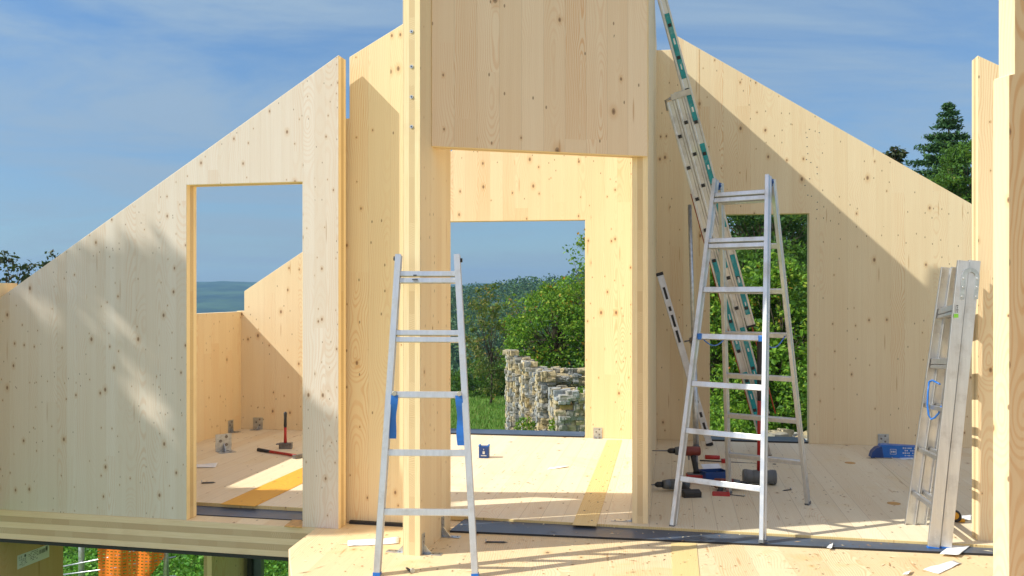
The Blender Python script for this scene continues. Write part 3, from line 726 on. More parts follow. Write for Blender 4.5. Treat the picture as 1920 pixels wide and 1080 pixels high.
# dark knot holes / lifting sockets in the floor
for px_, py_ in ((1594, 868), (1676, 944)):
    p = fl(px_, py_, .03); bm = NB(); cyl(bm, Vector((0, 0, .0302)), Vector((0, 0, .0318)), .045, .045, 22)
    o = link('floor_plug', bm, M['ply']); o.location = (p.x, p.y, 0)
    tag(o, 'round brown plug in the floor, %s' % ('farther one near the back wall' if py_ < 900 else 'nearer one left of the folded ladders'), 'floor plug', 'round plugs in the floor')

DB = NB(); random.seed(9)
for i in range(1100):
    if i < 500: p = fl(random.uniform(560, 1860), random.uniform(1000, 1078)); z_ = .0048
    else: p = fl(random.uniform(860, 1800), random.uniform(835, 985), .03); z_ = .0325
    th = random.uniform(0, 6.28); L_ = random.uniform(.003, .016) if random.random() < .93 else random.uniform(.02, .045); w_ = random.uniform(.001, .005)
    if p.y < st0.y + sd.y / sd.x * (p.x - st0.x) + .45 and p.y > st0.y + sd.y / sd.x * (p.x - st0.x) - .02: z_ = .0155
    d_ = Vector((math.cos(th), math.sin(th), 0)); n_ = Vector((-d_.y, d_.x, 0)); c_ = Vector((p.x, p.y, z_))
    DB.faces.new([DB.verts.new(v_) for v_ in (c_ - d_ * L_, c_ - n_ * w_, c_ + d_ * L_, c_ + n_ * w_ + Z * .002)])
t = NT('wood_chips'); gi = t.node('ShaderNodeNewGeometry')
o = link('sawdust', DB, t.out(t.mix(t.ramp(gi.outputs['Random Per Island'], .3, .7), C(.35, .19, .08), C(.82, .70, .48)), .8)); tag(o, 'sawdust and small wood chips scattered on the boards', 'sawdust', kind='stuff')

# ------------------------------------------------------------------ blue chalk box in the central room
p = fl(908, 858, .03); BX = empty('blue_case', p, 'small dark blue plastic case standing alone on the sunlit central floor', 'case', None, R(-6))
bm = NB(); fbox(bm, Vector((0, 0, .052)), X, Y, Z, .090, .075, .104); o = link('body', bm, M['blue_dk'], BX, world=False); bev(o, .008, 3)
bm = NB(); fbox(bm, Vector((-.04, 0, .108)), X, Y, Z, .016, .07, .014); fbox(bm, Vector((.04, 0, .108)), X, Y, Z, .016, .07, .014); o = link('rim', bm, M['blue'], BX, world=False); bev(o, .003, 2)
bm = NB(); fbox(bm, Vector((0, -.039, .05)), X, Y, Z, .020, .002, .024); fbox(bm, Vector((0, -.039, .078)), X, Y, Z, .006, .002, .012)
fbox(bm, Vector((0, -.039, .024)), X, Y, Z, .05, .002, .006); link('emblem', bm, M['silver_face'], BX, world=False)

# blue box by the back wall (right)
p = fl(1672, 857, .03); BB = empty('blue_tool_box', p, 'long bright blue box with printed panel against the right back wall', 'box', None, R(-9))
bm = NB()
prof = [(-.17, 0), (.22, 0), (.22, .105), (-.06, .115), (-.10, .112)]
v0 = [bm.verts.new((x_, -.05, z_)) for x_, z_ in prof]; v1 = [bm.verts.new((x_, .05, z_)) for x_, z_ in prof]
bm.faces.new(v0); bm.faces.new(list(reversed(v1)))
for i in range(5): j = (i + 1) % 5; bm.faces.new((v0[j], v0[i], v1[i], v1[j]))
bmesh.ops.recalc_face_normals(bm, faces=bm.faces)
o = link('box_body', bm, M['blue'], BB, world=False); bev(o, .004, 2)
bm = NB(); pts = [(-.19, 0), (-.175, .05), (-.14, .085), (-.095, .10)]
v0 = [bm.verts.new((x_, -.058, z_)) for x_, z_ in pts + [(-.08, 0)]]; v1 = [bm.verts.new((x_, .045, z_)) for x_, z_ in pts + [(-.08, 0)]]
bm.faces.new(v0); bm.faces.new(list(reversed(v1)))
for i in range(5): j = (i + 1) % 5; bm.faces.new((v0[j], v0[i], v1[i], v1[j]))
bmesh.ops.recalc_face_normals(bm, faces=bm.faces)
o = link('side_flap', bm, M['blue_dk'], BB, world=False); bev(o, .004, 2)
bm = NB()
for (cx_, cz_, sx_, sz_) in ((0, .078, .05, .003), (0, .035, .05, .003), (-.025, .056, .003, .043), (.025, .056, .003, .043), (-.012, .056, .010, .016), (.003, .056, .010, .016), (.015, .056, .006, .016)):
    fbox(bm, Vector((cx_ - .0, -.0508, cz_)), X, Y, Z, sx_, .0016, sz_)
link('front_emblem', bm, M['silver_face'], BB, world=False)
bm = NB()
for i in range(8):
    for j in range(4):
        if random.random() < .75: fbox(bm, Vector((.085 + i * .016, -.0508, .025 + j * .022)), X, Y, Z, random.uniform(.006, .012), .0016, random.choice((.006, .010, .014)))
link('printed_text', bm, M['silver_face'], BB, world=False)

# ------------------------------------------------------------------ hammers
def hammer(name, p, label, upright=True, rz=0., L=.32, head=(.13, .045, .045), grip=.5, rod=.014, headmat=M['iron'], ang=None):
    o = empty(name, p, label, 'hammer', None, rz)
    hx, hy, hz = head
    up = Z
    bm = NB()
    seg_ = 8
    if name == 'sledgehammer':
        for s_ in (-1, 1):
            cyl(bm, Vector((s_ * hx * .12, 0, hz / 2)), Vector((s_ * hx * .42, 0, hz / 2)), hz * .40, hz * .5, 20); cyl(bm, Vector((s_ * hx * .42, 0, hz / 2)), Vector((s_ * hx * .5, 0, hz / 2)), hz * .5, hz * .45, 20)
        cyl(bm, Vector((-hx * .2, 0, hz / 2)), Vector((hx * .2, 0, hz / 2)), hz * .45, hz * .45, 20)
    else:
        fbox(bm, Vector((0, 0, hz / 2)), X, Y, Z, hx * .9, hy, hz); fbox(bm, Vector((hx * .47, 0, hz / 2)), X, Y, Z, hx * .08, hy * 1.08, hz * 1.08)
        fbox(bm, Vector((-hx * .56, 0, hz * .78)), X, Y, Z, hx * .25, hy * .9, hz * .2)
    h_ = link('head', bm, headmat, o, world=False); bev(h_, .004, 2)
    bm = NB(); zt = hz
    tube(bm, [Vector((0, 0, zt * .5)), Vector((0, 0, zt + L * .25)), Vector((0, 0, zt + L * .5))], [rod * 1.25, rod, rod], 12); link('handle', bm, M['red'], o, world=False)
    bm = NB(); tube(bm, [Vector((0, 0, zt + L * .5)), Vector((0, 0, zt + L * .55)), Vector((0, 0, zt + L * .8)), Vector((0, 0, zt + L * .95)), Vector((0, 0, zt + L))], [rod * .95, rod * 1.15, rod * 1.1, rod * 1.25, rod * .9], 12)
    link('grip', bm, M['black'], o, world=False)
    return o
hammer('lump_hammer', fl(535, 841, .03), 'red and black lump hammer standing on its head inside the left window', L=.29, head=(.125, .05, .055), rod=.013)
bm = None
sl = hammer('sledgehammer', fl(1424, 908, .03), 'big sledgehammer with red handle standing on its head under the step ladder', rz=R(-8), L=1.05, head=(.25, .10, .115), rod=.0165, headmat=M['grey'])
# lying hammer in the left room
a_, b_ = fl(484, 843, .045), fl(566, 856, .045); hd = (b_ - a_)
HL = empty('claw_hammer', a_, 'red-handled hammer lying on the floor inside the left window', 'hammer')
n_ = hd.normalized()
bm = NB(); tube(bm, [a_.lerp(b_, t_) for t_ in (.28, .5, .75, .90)], [.013, .012, .012, .011], 10); link('handle', bm, M['red'], HL)
bm = NB(); tube(bm, [a_, a_.lerp(b_, .12), a_.lerp(b_, .28)], [.017, .015, .013], 10); link('grip', bm, M['black'], HL)
bm = NB(); c_ = b_ - n_ * .03; s_ = Vector((-n_.y, n_.x, 0)); fbox(bm, c_, n_, s_, Z, .035, .125, .032); fbox(bm, c_ - s_ * .055, n_, s_, Z, .045, .018, .040); o = link('head', bm, M['iron'], HL); bev(o, .004, 2)

# ------------------------------------------------------------------ power drills
def drill(p, rz, lay, label, s=1.0, bit=.10, red=True):
    """body axis along local +x (bit end), handle down local -z when standing; lay = roll about x"""
    o = empty('power_drill', p, label, 'power tool', 'cordless power tools under the step ladder', rz)
    Rx = Matrix.Rotation(lay, 3, 'X')
    h0 = .215 * s if lay == 0 else .042 * s
    T = lambda v: Rx @ (Vector(v) * s) + Vector((0, 0, h0))
    bm = NB()
    cyl(bm, T((-.085, 0, 0)), T((-.075, 0, 0)), .024 * s, .032 * s, 18); cyl(bm, T((-.075, 0, 0)), T((.045, 0, 0)), .032 * s, .033 * s, 18)
    link('motor_housing', bm, M['rust'] if red else M['grey'], o, world=False)
    bm = NB(); cyl(bm, T((.045, 0, 0)), T((.09, 0, 0)), .033 * s, .026 * s, 18); link('gear_housing', bm, M['grey'], o, world=False)
    bm = NB(); cyl(bm, T((.09, 0, 0)), T((.125, 0, 0)), .019 * s, .018 * s, 16); cyl(bm, T((.125, 0, 0)), T((.14, 0, 0)), .018 * s, .009 * s, 16); link('chuck', bm, M['black'], o, world=False)
    bm = NB(); cyl(bm, T((.14, 0, 0)), T((.14 + bit, 0, 0)), .0045 * s, .0035 * s, 8); link('bit', bm, M['iron'], o, world=False)
    bm = NB(); tube(bm, [T((-.035, 0, -.02)), T((-.042, 0, -.07)), T((-.055, 0, -.13)), T((-.058, 0, -.155))], [.022 * s, .018 * s, .019 * s, .024 * s], 12); link('handle', bm, M['black'], o, world=False)
    bm = NB(); ux, uy, uz = Rx @ X, Rx @ Y, Rx @ Z
    fbox(bm, T((-.045, 0, -.185)), ux, uy, uz, .115 * s, .075 * s, .055 * s); k_ = link('battery', bm, M['red'] if red else M['black'], o, world=False); bev(k_, .008 * s, 3)
    bm = NB(); fbox(bm, T((-.045, 0, -.1575)), ux, uy, uz, .10 * s, .065 * s, .010 * s); link('battery_shoe', bm, M['grey'], o, world=False)
    bm = NB(); fbox(bm, T((-.006, 0, -.045)), ux, uy, uz, .010 * s, .014 * s, .03 * s); link('trigger', bm, M['grey'], o, world=False)
    return o
drill(fl(1290, 904, .03), R(176), 0, 'red and black hammer drill standing upright, its long bit pointing left', 1.12, .13)
drill(fl(1268, 920, .03), R(186), R(78), 'black and red cordless driver lying on its side, nearest the right doorway post', 1.15, .03, False)
drill(fl(1362, 918, .03), R(-10), R(-70), 'dark red cordless driver lying behind the rear leg of the step ladder', 1.1, .03)
# tall tool: drill with side handle
p = fl(1300, 878, .03)
BR = empty('breaker_bar', p, 'long dark bar with red grip lying behind the drills toward the sledgehammer', 'tool')
a_, b_ = fl(1316, 876, .09), fl(1446, 880, .09)
a_, b_ = at(1312, 864, 7.9), at(1458, 873, 7.75)
bm = NB(); tube(bm, [a_, b_], .010, 10); link('bar', bm, M['steel'], BR)
bm = NB(); g0, g1 = at(1322, 857, 7.88), at(1349, 858, 7.88); tube(bm, [g0, g1], .019, 12); link('grip', bm, M['red'], BR)
bm = NB(); c_ = b_; fbox(bm, c_ + Vector((-.0, 0, -.012)), X, Y, Z, .085, .05, .045); o = link('end_clamp', bm, M['black'], BR); bev(o, .008, 2)
bm = NB(); c_ = at(1358, 866, 7.82); fbox(bm, c_, X, Y, Z, .045, .045, .05); tube(bm, [c_, c_ - Z * .12, Vector((c_.x, c_.y, .035))], [.018, .014, .02], 10); o = link('slide_clamp', bm, M['red'], BR)
bm = NB(); tube(bm, [at(1452, 876, 7.75), Vector((at(1452, 876, 7.75).x, 7.75, .033))], [.012, .016], 8); link('end_foot', bm, M['black'], BR)
# open blue screw box
p = fl(1338, 905, .03); SB = empty('screw_box', p, 'open blue cardboard box of dark screws under the step ladder', 'box', None, R(12))
bm = NB()
w_, d_, h_ = .19, .13, .095
for c_, s_ in (((0, 0, .003), (w_, d_, .005)), ((0, -d_ / 2, h_ / 2), (w_, .004, h_)), ((0, d_ / 2, h_ / 2), (w_, .004, h_)), ((-w_ / 2 + .002, 0, h_ / 2), (.004, d_ - .005, h_)), ((w_ / 2 - .002, 0, h_ / 2), (.004, d_ - .005, h_))):
    fbox(bm, Vector(c_), X, Y, Z, *s_)
link('carton', bm, M['blue_dk'], SB, world=False)
bm = NB(); fbox(bm, Vector((.02, d_ / 2 + .025, h_ + .012)), X, Vector((0, .85, .5)).normalized(), Vector((0, -.5, .85)).normalized(), .15, .06, .003); link('lid_flap', bm, M['silver_face'], SB, world=False)
bm = NB()
for i in range(36):
    c_ = Vector((random.uniform(-.07, .07), random.uniform(-.045, .045), .055 + random.uniform(0, .025))); th = random.uniform(0, 3.14); v = Vector((math.cos(th), math.sin(th), random.uniform(-.2, .3))) * .022
    cyl(bm, c_ - v, c_ + v, .003, .002, 6)
link('loose_screws', bm, M['steel'], SB, world=False)
# yellow-black tool tip behind the folded ladder
p = fl(1791, 978, .03); TP = empty('tape_measure', p, 'yellow and black tape measure on the floor behind the folded ladders', 'tape measure', None, R(-20))
bm = NB(); cyl(bm, Vector((0, -.022, .036)), Vector((0, .022, .036)), .036, .036, 20); o = link('case', bm, M['black'], TP, world=False)
bm = NB(); cyl(bm, Vector((-.004, -.0245, .042)), Vector((-.004, -.0222, .042)), .024, .024, 16); fbox(bm, Vector((.03, 0, .012)), X, Y, Z, .05, .03, .02); o = link('yellow_rim', bm, M['joint'], TP, world=False); bev(o, .003, 1)

# ------------------------------------------------------------------ ground, hills
def sst(a, b_, v):
    t_ = min(1, max(0, (v - a) / (b_ - a))); return t_ * t_ * (3 - 2 * t_)
GZ = -2.6
def gh(x, y):
    d = math.hypot(x, y)
    if y <= 5: return GZ
    az = x / max(y, 1)
    z = GZ - 24 * sst(34, 105, y)
    amp = min(50, max(2, 24.2 + 62 * az))
    z += amp * sst(110, 420, y) - (amp + 30) * sst(430, 900, y)
    z += (mnoise.noise(Vector((x * .02, y * .02, 0))) * 2.2) * sst(60, 200, y)
    z += mnoise.noise(Vector((x * .12, y * .12, 4))) * .12 * sst(12, 20, y)
    # bank rising on the right behind the house
    z += 1.5 * sst(1.6, 4.2, x) * sst(10.2, 12.0, y) * (1 - sst(40, 90, y))
    return z
ys = [-30, -10, 0, 4] + [5 + i * .7 for i in range(50)] + [42 + i * 4 for i in range(25)] + [146 + i * 14 for i in range(30)] + [600, 700, 800, 950, 1200, 1600, 2200, 3000, 4000]
xs_n = [i * .7 for i in range(-36, 37)]; 
bm = NB(); rows = []
for y in ys:
    k_ = max(1.0, y / 26.0); row = []
    for x in xs_n:
        xx = x * k_ if abs(x) < 25 else x * k_ * (1.2 if y < 2500 else 1.4)
        row.append(bm.verts.new((xx, y, gh(xx, y))))
    rows.append(row)
for A, B in zip(rows, rows[1:]):
    for i in range(len(A) - 1): f = bm.faces.new((A[i], A[i + 1], B[i + 1], B[i])); f.smooth = True
t = NT('meadow_grass'); P, x, y, z = t.obj()
n1 = t.noise(P, .35, 5., .6); n2 = t.noise(P, 9., 4., .65); n3 = t.noise(P, 60., 2., .6)
cl = t.mix(t.ramp(n1, .35, .65), C(.085, .19, .03), C(.14, .24, .045))
cl = t.mix(t.ramp(n2, .45, .75, 0., .6), cl, C(.035, .075, .014))
cl = t.mix(t.ramp(n3, .55, .8, 0., .5), cl, C(.16, .20, .06))
M['meadow'] = t.out(cl, .9, spec=.15, bump=n2, bstr=.6, bdist=.08)
o = link('ground', bm, M['meadow']); tag(o, kind='structure')

def forest_col(name, c1, c2, c3, sc):
    t = NT(name); P, x, y, z = t.obj(); n = t.noise(P, sc, 6., .65); n2 = t.noise(P, sc * 6, 4., .7)
    cl = t.mix(t.ramp(n, .35, .65), c1, c2); cl = t.mix(t.ramp(n2, .5, .75, 0, .7), cl, c3)
    return t.out(cl, .95, spec=.1, bump=n2, bstr=.8, bdist=3.)
M['hillwood'] = forest_col('far_wooded_hill', C(.012, .035, .014), C(.055, .105, .035), C(.008, .022, .010), .008)
bm = NB(); rows = []
for y in [1500, 1900, 2200, 2450, 2650, 2800, 3000, 3300]:
    prof_ = math.sin(math.pi * min(1, max(0, (y - 1500) / 2600))) if y < 2800 else math.cos((y - 2800) / 700 * 1.2)
    row = []
    for i in range(-110, 111):
        x = i * 32.0
        cr = 30 + 16 * mnoise.noise(Vector((x * .0022, .3, 0))) + 7 * mnoise.noise(Vector((x * .007, 2, 0))) + 4.5 * mnoise.noise(Vector((x * .045, 5, y * .01)))
        row.append(bm.verts.new((x * y / 2800, y, -80 + (cr + 80) * max(0, prof_))))
    rows.append(row)
for A, B in zip(rows, rows[1:]):
    for i in range(len(A) - 1): f = bm.faces.new((A[i], A[i + 1], B[i + 1], B[i])); f.smooth = True
o = link('far_hills', bm, M['hillwood']); tag(o, kind='structure')

# ------------------------------------------------------------------ foliage
def leafmat(name, cols, trans=.38, rough=.55):
    t = NT(name); gi = t.node('ShaderNodeNewGeometry'); rnd = gi.outputs['Random Per Island']
    P, x, y, z = t.obj(); big = t.noise(P, .9, 3., .6)
    cr = t.node('ShaderNodeValToRGB'); cr.color_ramp.interpolation = 'CONSTANT'
    el = cr.color_ramp.elements; el[0].position = 0; el[0].color = cols[0][1]
    pos = cols[0][0]
    for w_, c_ in cols[1:]:
        e_ = el.new(pos) if pos > 0 else el[0]; e_.color = c_; pos += w_
    while len(el) > len(cols): el.remove(el[-1])
    v = t.m('ADD', t.m('MULTIPLY', rnd, .72), t.m('MULTIPLY', t.ramp(big, .3, .7), .28), clamp=True); t.put(cr.inputs[0], v)
    cl = cr.outputs[0]
    t.out(cl, rough, spec=.25)
    tr = t.node('ShaderNodeBsdfTranslucent'); tc = t.mix(.5, cl, C(.25, .40, .04), 'MIX'); t.put(tr.inputs['Color'], tc)
    mx = t.node('ShaderNodeMixShader'); mx.inputs[0].default_value = trans
    t.l.new(t.bsdf.outputs[0], mx.inputs[1]); t.l.new(tr.outputs[0], mx.inputs[2])
    t.l.new(mx.outputs[0], t.n['Material Output'].inputs['Surface'])
    return t.mat
M['leaf_bright'] = leafmat('bright_green_leaves', [(.28, C(.11, .25, .022)), (.27, C(.18, .34, .03)), (.20, C(.05, .13, .018)), (.13, C(.28, .37, .04)), (.07, C(.38, .20, .02)), (.05, C(.46, .13, .016))])
M['leaf_mid'] = leafmat('mid_green_leaves', [(.40, C(.055, .13, .022)), (.30, C(.09, .20, .03)), (.20, C(.032, .075, .016)), (.10, C(.18, .24, .04))])
M['leaf_green2'] = leafmat('deep_green_leaves', [(.4, C(.030, .085, .022)), (.35, C(.05, .12, .028)), (.25, C(.018, .05, .016))])
M['leaf_dry'] = leafmat('olive_brown_leaves', [(.35, C(.11, .15, .04)), (.25, C(.20, .20, .05)), (.2, C(.06, .09, .03)), (.2, C(.30, .19, .06))])
M['leaf_dark'] = leafmat('dark_brown_green_leaves', [(.4, C(.022, .035, .018)), (.3, C(.04, .055, .02)), (.3, C(.05, .035, .02))], .15)
M['needle'] = leafmat('conifer_needles', [(.45, C(.022, .070, .028)), (.35, C(.040, .105, .034)), (.2, C(.065, .14, .040))], .12)
M['far_leaf'] = leafmat('distant_wood_leaves', [(.34, C(.042, .105, .034)), (.30, C(.026, .070, .028)), (.2, C(.075, .155, .040)), (.16, C(.11, .14, .04))], .1)
M['clover'] = leafmat('clover_leaves', [(.4, C(.08, .26, .025)), (.3, C(.15, .36, .04)), (.26, C(.04, .13, .015)), (.04, C(.45, .45, .40))], .25)
M['bark'] = simple('grey_brown_bark', C(.12, .095, .07), .9, 0, .3, 14, .5, spec=.1)

class Leaves:
    def __init__(s): s.v = []; s.f = []
    def leaf(s, p, size, up=None, asp=.6):
        n = Vector((random.gauss(0, 1), random.gauss(0, 1), random.gauss(0, 1) + .6)).normalized()
        a = n.cross(Vector((random.gauss(0, 1), random.gauss(0, 1), random.gauss(0, 1)))).normalized(); b_ = n.cross(a)
        k_ = len(s.v); h_ = size * .5
        s.v += [tuple(p - a * h_), tuple(p + b_ * h_ * asp + n * h_ * .2), tuple(p + a * h_), tuple(p - b_ * h_ * asp + n * h_ * .2)]
        s.f.append((k_, k_ + 1, k_ + 2, k_ + 3))
    def blade(s, p, d, w, h):
        k_ = len(s.v); sx = Vector((math.cos(d), math.sin(d), 0)) * w; ln_ = Vector((random.gauss(0, .25), random.gauss(0, .25), 1)) * h
        s.v += [tuple(p - sx), tuple(p + sx), tuple(p + ln_)]; s.f.append((k_, k_ + 1, k_ + 2))
    def build(s, name, mat, parent=None, org=(0, 0, 0)):
        me = bpy.data.meshes.new(name); og = Vector(org)
        me.from_pydata([(a - og.x, b_ - og.y, c_ - og.z) for a, b_, c_ in s.v], [], s.f); me.materials.append(mat)
        o = bpy.data.objects.new(name, me); col.objects.link(o)
        o.location = (0, 0, 0) if parent else org
        if parent: o.parent = parent
        return o
def rball():
    while True:
        v = Vector((random.uniform(-1, 1), random.uniform(-1, 1), random.uniform(-1, 1)))
        if v.length < 1: return v
def tree(base, cc, rad, nclump, per, size, mat, label, name='leafy_tree', group=None, clr=.32, trunk=.10, shell=.55, cat='tree', clumps=None, every=2):
    """trunk, limbs to every clump, clumps of separate leaves"""
    base = Vector(base); cc = Vector(cc); rad = Vector(rad)
    root = empty(name, base, label, cat, group)
    LV_ = Leaves(); bm = NB(); pts = []
    fork = base.lerp(cc - Z * rad.z * .5, .8)
    tube(bm, [base - base, (fork - base) * .5 + Vector((random.uniform(-.05, .05), random.uniform(-.05, .05), 0)), fork - base, cc - base + Z * rad.z * .4], [trunk, trunk * .8, trunk * .6, trunk * .15], 8)
    if clumps is None:
        clumps = []
        for i in range(nclump):
            v = rball(); v = v.normalized() * (v.length ** shell)
            lump = 1 + .28 * mnoise.noise(v * 2.3 + cc * .3)
            clumps.append((cc + Vector((v.x * rad.x, v.y * rad.y, v.z * rad.z)) * lump, clr * random.uniform(.6, 1.25)))
    for i, (c_, r_) in enumerate(clumps):
        if i % every == 0 or nclump < 60:
            st = (fork - base).lerp(cc - base, random.uniform(0, .8)); en = c_ - base; mid = st.lerp(en, .55) + Vector((random.gauss(0, .1), random.gauss(0, .1), random.gauss(.12, .08))) * r_ * 2
            tube(bm, [st, mid, en], [trunk * .22, trunk * .13, trunk * .04], 5)
        for j in range(int(per * random.uniform(.6, 1.3))):
            v = rball(); v = v * (.35 + .65 * v.length)
            LV_.leaf(c_ - base + Vector((v.x, v.y, v.z * .75)) * r_, size * random.choice((.5, .8, 1., 1.2, 1.7)))
    link('trunk', bm, M['bark'], root, world=False)
    LV_.build('crown', mat, root)
    return root
def conifer(base, h, r, label, n=26, size=.13, dens=1.0):
    base = Vector(base); root = empty('conifer', base, label, 'tree', 'conifers behind the house'); L_ = Leaves(); bm = NB()
    tube(bm, [Vector((0, 0, 0)), Vector((0, 0, h * .5)), Vector((0, 0, h))], [h * .018, h * .011, .008], 8)
    lev = int(h / .16)
    for i in range(lev):
        t_ = (i + random.random()) / lev; z = h * (.04 + .96 * t_)
        R_ = r * (1 - t_) ** .82 * random.uniform(.72, 1.12) + .05
        nb = 12 if t_ < .9 else 8
        for k_ in range(nb):
            a = random.uniform(0, 6.283); d = Vector((math.cos(a), math.sin(a), 0)); Rb = R_ * random.uniform(.65, 1.15)
            droop = -.30 * Rb + .22 * (t_ > .7) * Rb
            pts = [Vector((0, 0, z)), d * Rb * .55 + Z * (z + droop * .35), d * Rb + Z * (z + droop + .08 * Rb)]
            if k_ % 3 == 0: tube(bm, pts, [.02, .012, .004], 4)
            steps = int((10 + Rb * 44) * dens)
            for s_ in range(steps):
                u_ = (s_ + random.random()) / steps; q_ = pts[0].lerp(pts[1], u_ * 2) if u_ < .5 else pts[1].lerp(pts[2], u_ * 2 - 1)
                wd = .16 * Rb * (1.1 - u_) + .03
                L_.leaf(q_ + Vector((random.gauss(0, wd), random.gauss(0, wd), random.gauss(-.03, .035))), size * random.uniform(.7, 1.4), asp=.35)
    link('trunk', bm, M['bark'], root, world=False); L_.build('crown', M['needle'], root)
    return root
def gp(px, d): x = (px - CX) / F * d; return Vector((x, d, gh(x, d)))
# trees behind the ruin
tree(gp(1045, 27), at(1046, 628, 27), (1.50, 1.5, 1.55), 250, 65, .085, M['leaf_bright'], 'bright green bushy tree with orange leaves above the stone ruin', clr=.34, trunk=.12, group='trees beyond the house')
tree(gp(1125, 25.5), at(1128, 575, 25.5), (1.25, 1.2, 2.15), 150, 45, .08, M['leaf_bright'], 'taller thin-topped tree half hidden by the right edge of the doorway view', clr=.33, trunk=.10, group='trees beyond the house')
tree(gp(920, 33), at(922, 640, 33), (1.05, .9, 2.1), 120, 34, .10, M['leaf_dry'], 'sparse brownish old fruit tree with bare twigs left of the stone ruin', clr=.27, trunk=.05, group='trees beyond the house')
tree(gp(985, 30), at(985, 600, 31), (.7, .8, 1.1), 26, 18, .09, M['leaf_dry'], 'thin twiggy treetop between the old fruit tree and the green bushy tree', clr=.26, trunk=.07, group='trees beyond the house')
tree(gp(868, 37), at(866, 735, 37), (1.1, .8, .75), 60, 60, .10, M['leaf_mid'], 'low dark bush at the left end of the meadow edge', 'bush', clr=.35, trunk=.05, cat='bush', group='bushes at the meadow edge')
tree(gp(905, 36.5), at(903, 728, 36.5), (1.1, .8, .95), 60, 60, .10, M['leaf_mid'], 'dark green bush at the meadow edge below the old fruit tree', 'bush', clr=.35, trunk=.05, cat='bush', group='bushes at the meadow edge')
tree(gp(946, 36), at(942, 722, 36), (1.1, .8, 1.0), 60, 60, .10, M['leaf_mid'], 'round green bush at the meadow edge touching the stone ruin', 'bush', clr=.35, trunk=.05, cat='bush', group='bushes at the meadow edge')
# dense greenery outside the right opening
tree(gp(1370, 15.5), at(1362, 650, 15.5), (1.1, .8, 1.45), 230, 62, .075, M['leaf_bright'], 'leafy shrub outside the right opening, behind the extension ladder', 'shrub', clr=.25, trunk=.05, cat='shrub', group='shrubs outside the right opening')
tree(gp(1470, 15), at(1465, 655, 15), (1.0, .8, 1.45), 230, 62, .075, M['leaf_bright'], 'leafy shrub outside the right opening, right of the step ladder', 'shrub', clr=.25, trunk=.05, cat='shrub', group='shrubs outside the right opening')
tree(gp(1560, 16), at(1560, 640, 16), (1.0, .8, 1.3), 120, 55, .08, M['leaf_mid'], 'shrub mostly hidden behind the right part of the back wall', 'shrub', clr=.27, trunk=.05, cat='shrub', group='shrubs outside the right opening')
tree(gp(1440, 20), at(1430, 460, 20), (2.2, .9, 1.0), 230, 65, .09, M['leaf_green2'], 'wide dark green tree filling the top of the right opening below the conifer tips', clr=.30, trunk=.08, group='trees beyond the house')
tree(gp(1420, 18.5), at(1418, 560, 18.5), (1.6, .9, 1.2), 190, 60, .085, M['leaf_mid'], 'mid green shrub between the leafy shrubs and the dark conifers', 'shrub', clr=.28, trunk=.06, cat='shrub', group='shrubs outside the right opening')
conifer(gp(1418, 22), CAMH + (HY - 350) / F * 22 - gp(1418, 22).z, 2.5, 'dark conifer seen through the right opening, left one', dens=1.1)
conifer(gp(1506, 23), CAMH + (HY - 325) / F * 23 - gp(1506, 23).z, 2.6, 'dark conifer seen through the right opening, right one', dens=1.1)
conifer(gp(1345, 24), CAMH + (HY - 400) / F * 24 - gp(1345, 24).z, 1.7, 'conifer behind the extension ladder in the right opening', dens=1.)
tree(gp(1668, 23), at(1669, 316, 23), (.34, .35, .52), 34, 40, .10, M['leaf_dark'], 'dark leafy treetop just peeping over the sloping back wall', clr=.2, trunk=.06)
conifer(gp(1779, 25), CAMH + (HY - 190) / F * 25 - gp(1779, 25).z, 3.1, 'tall pointed conifer standing above the right end of the back wall', dens=1.3)
tree(gp(1822, 22), at(1812, 380, 22), (.85, .8, 1.45), 170, 55, .09, M['leaf_mid'], 'round green tree in front of the tall conifer', clr=.30, trunk=.10, group='trees beyond the house')
# dark tree tops over the left wall
tree(gp(10, 24), at(12, 545, 24), (.9, .8, 1.0), 60, 28, .10, M['leaf_dark'], 'dark treetop over the low end of the left wall', clr=.30, trunk=.10, group='trees left of the house')
tree(gp(98, 25), at(100, 540, 25), (.50, .5, 1.05), 22, 24, .10, M['leaf_dark'], 'small dark treetop twig just above the slope of the left wall', clr=.24, trunk=.08, group='trees left of the house')

# the wood across the valley: one mass
FL = Leaves(); random.seed(21)
for i in range(1500):
    y = random.uniform(112, 440); az = random.uniform(-.15, .22)
    x = az * y; zb = gh(x, y); h_ = random.uniform(6, 11); r_ = h_ * random.uniform(.28, .42); sp_ = random.random() < .08
    n_ = int(95 if y < 260 else 60)
    for j in range(n_):
        v = rball().normalized() * random.uniform(.7, 1.05)
        if sp_:
            t_ = random.random() ** .8; a = random.uniform(0, 6.28); rr_ = r_ * .75 * (1 - t_); p = Vector((x + math.cos(a) * rr_, y + math.sin(a) * rr_, zb + h_ * (.1 + 1.0 * t_)))
        else: p = Vector((x + v.x * r_, y + v.y * r_, zb + h_ * .6 + v.z * h_ * .42))
        FL.leaf(p, random.uniform(.6, 1.3), asp=.8)
o = FL.build('distant_wood', M['far_leaf']); tag(o, 'dense green wood covering the slope across the valley', 'wood', kind='stuff')

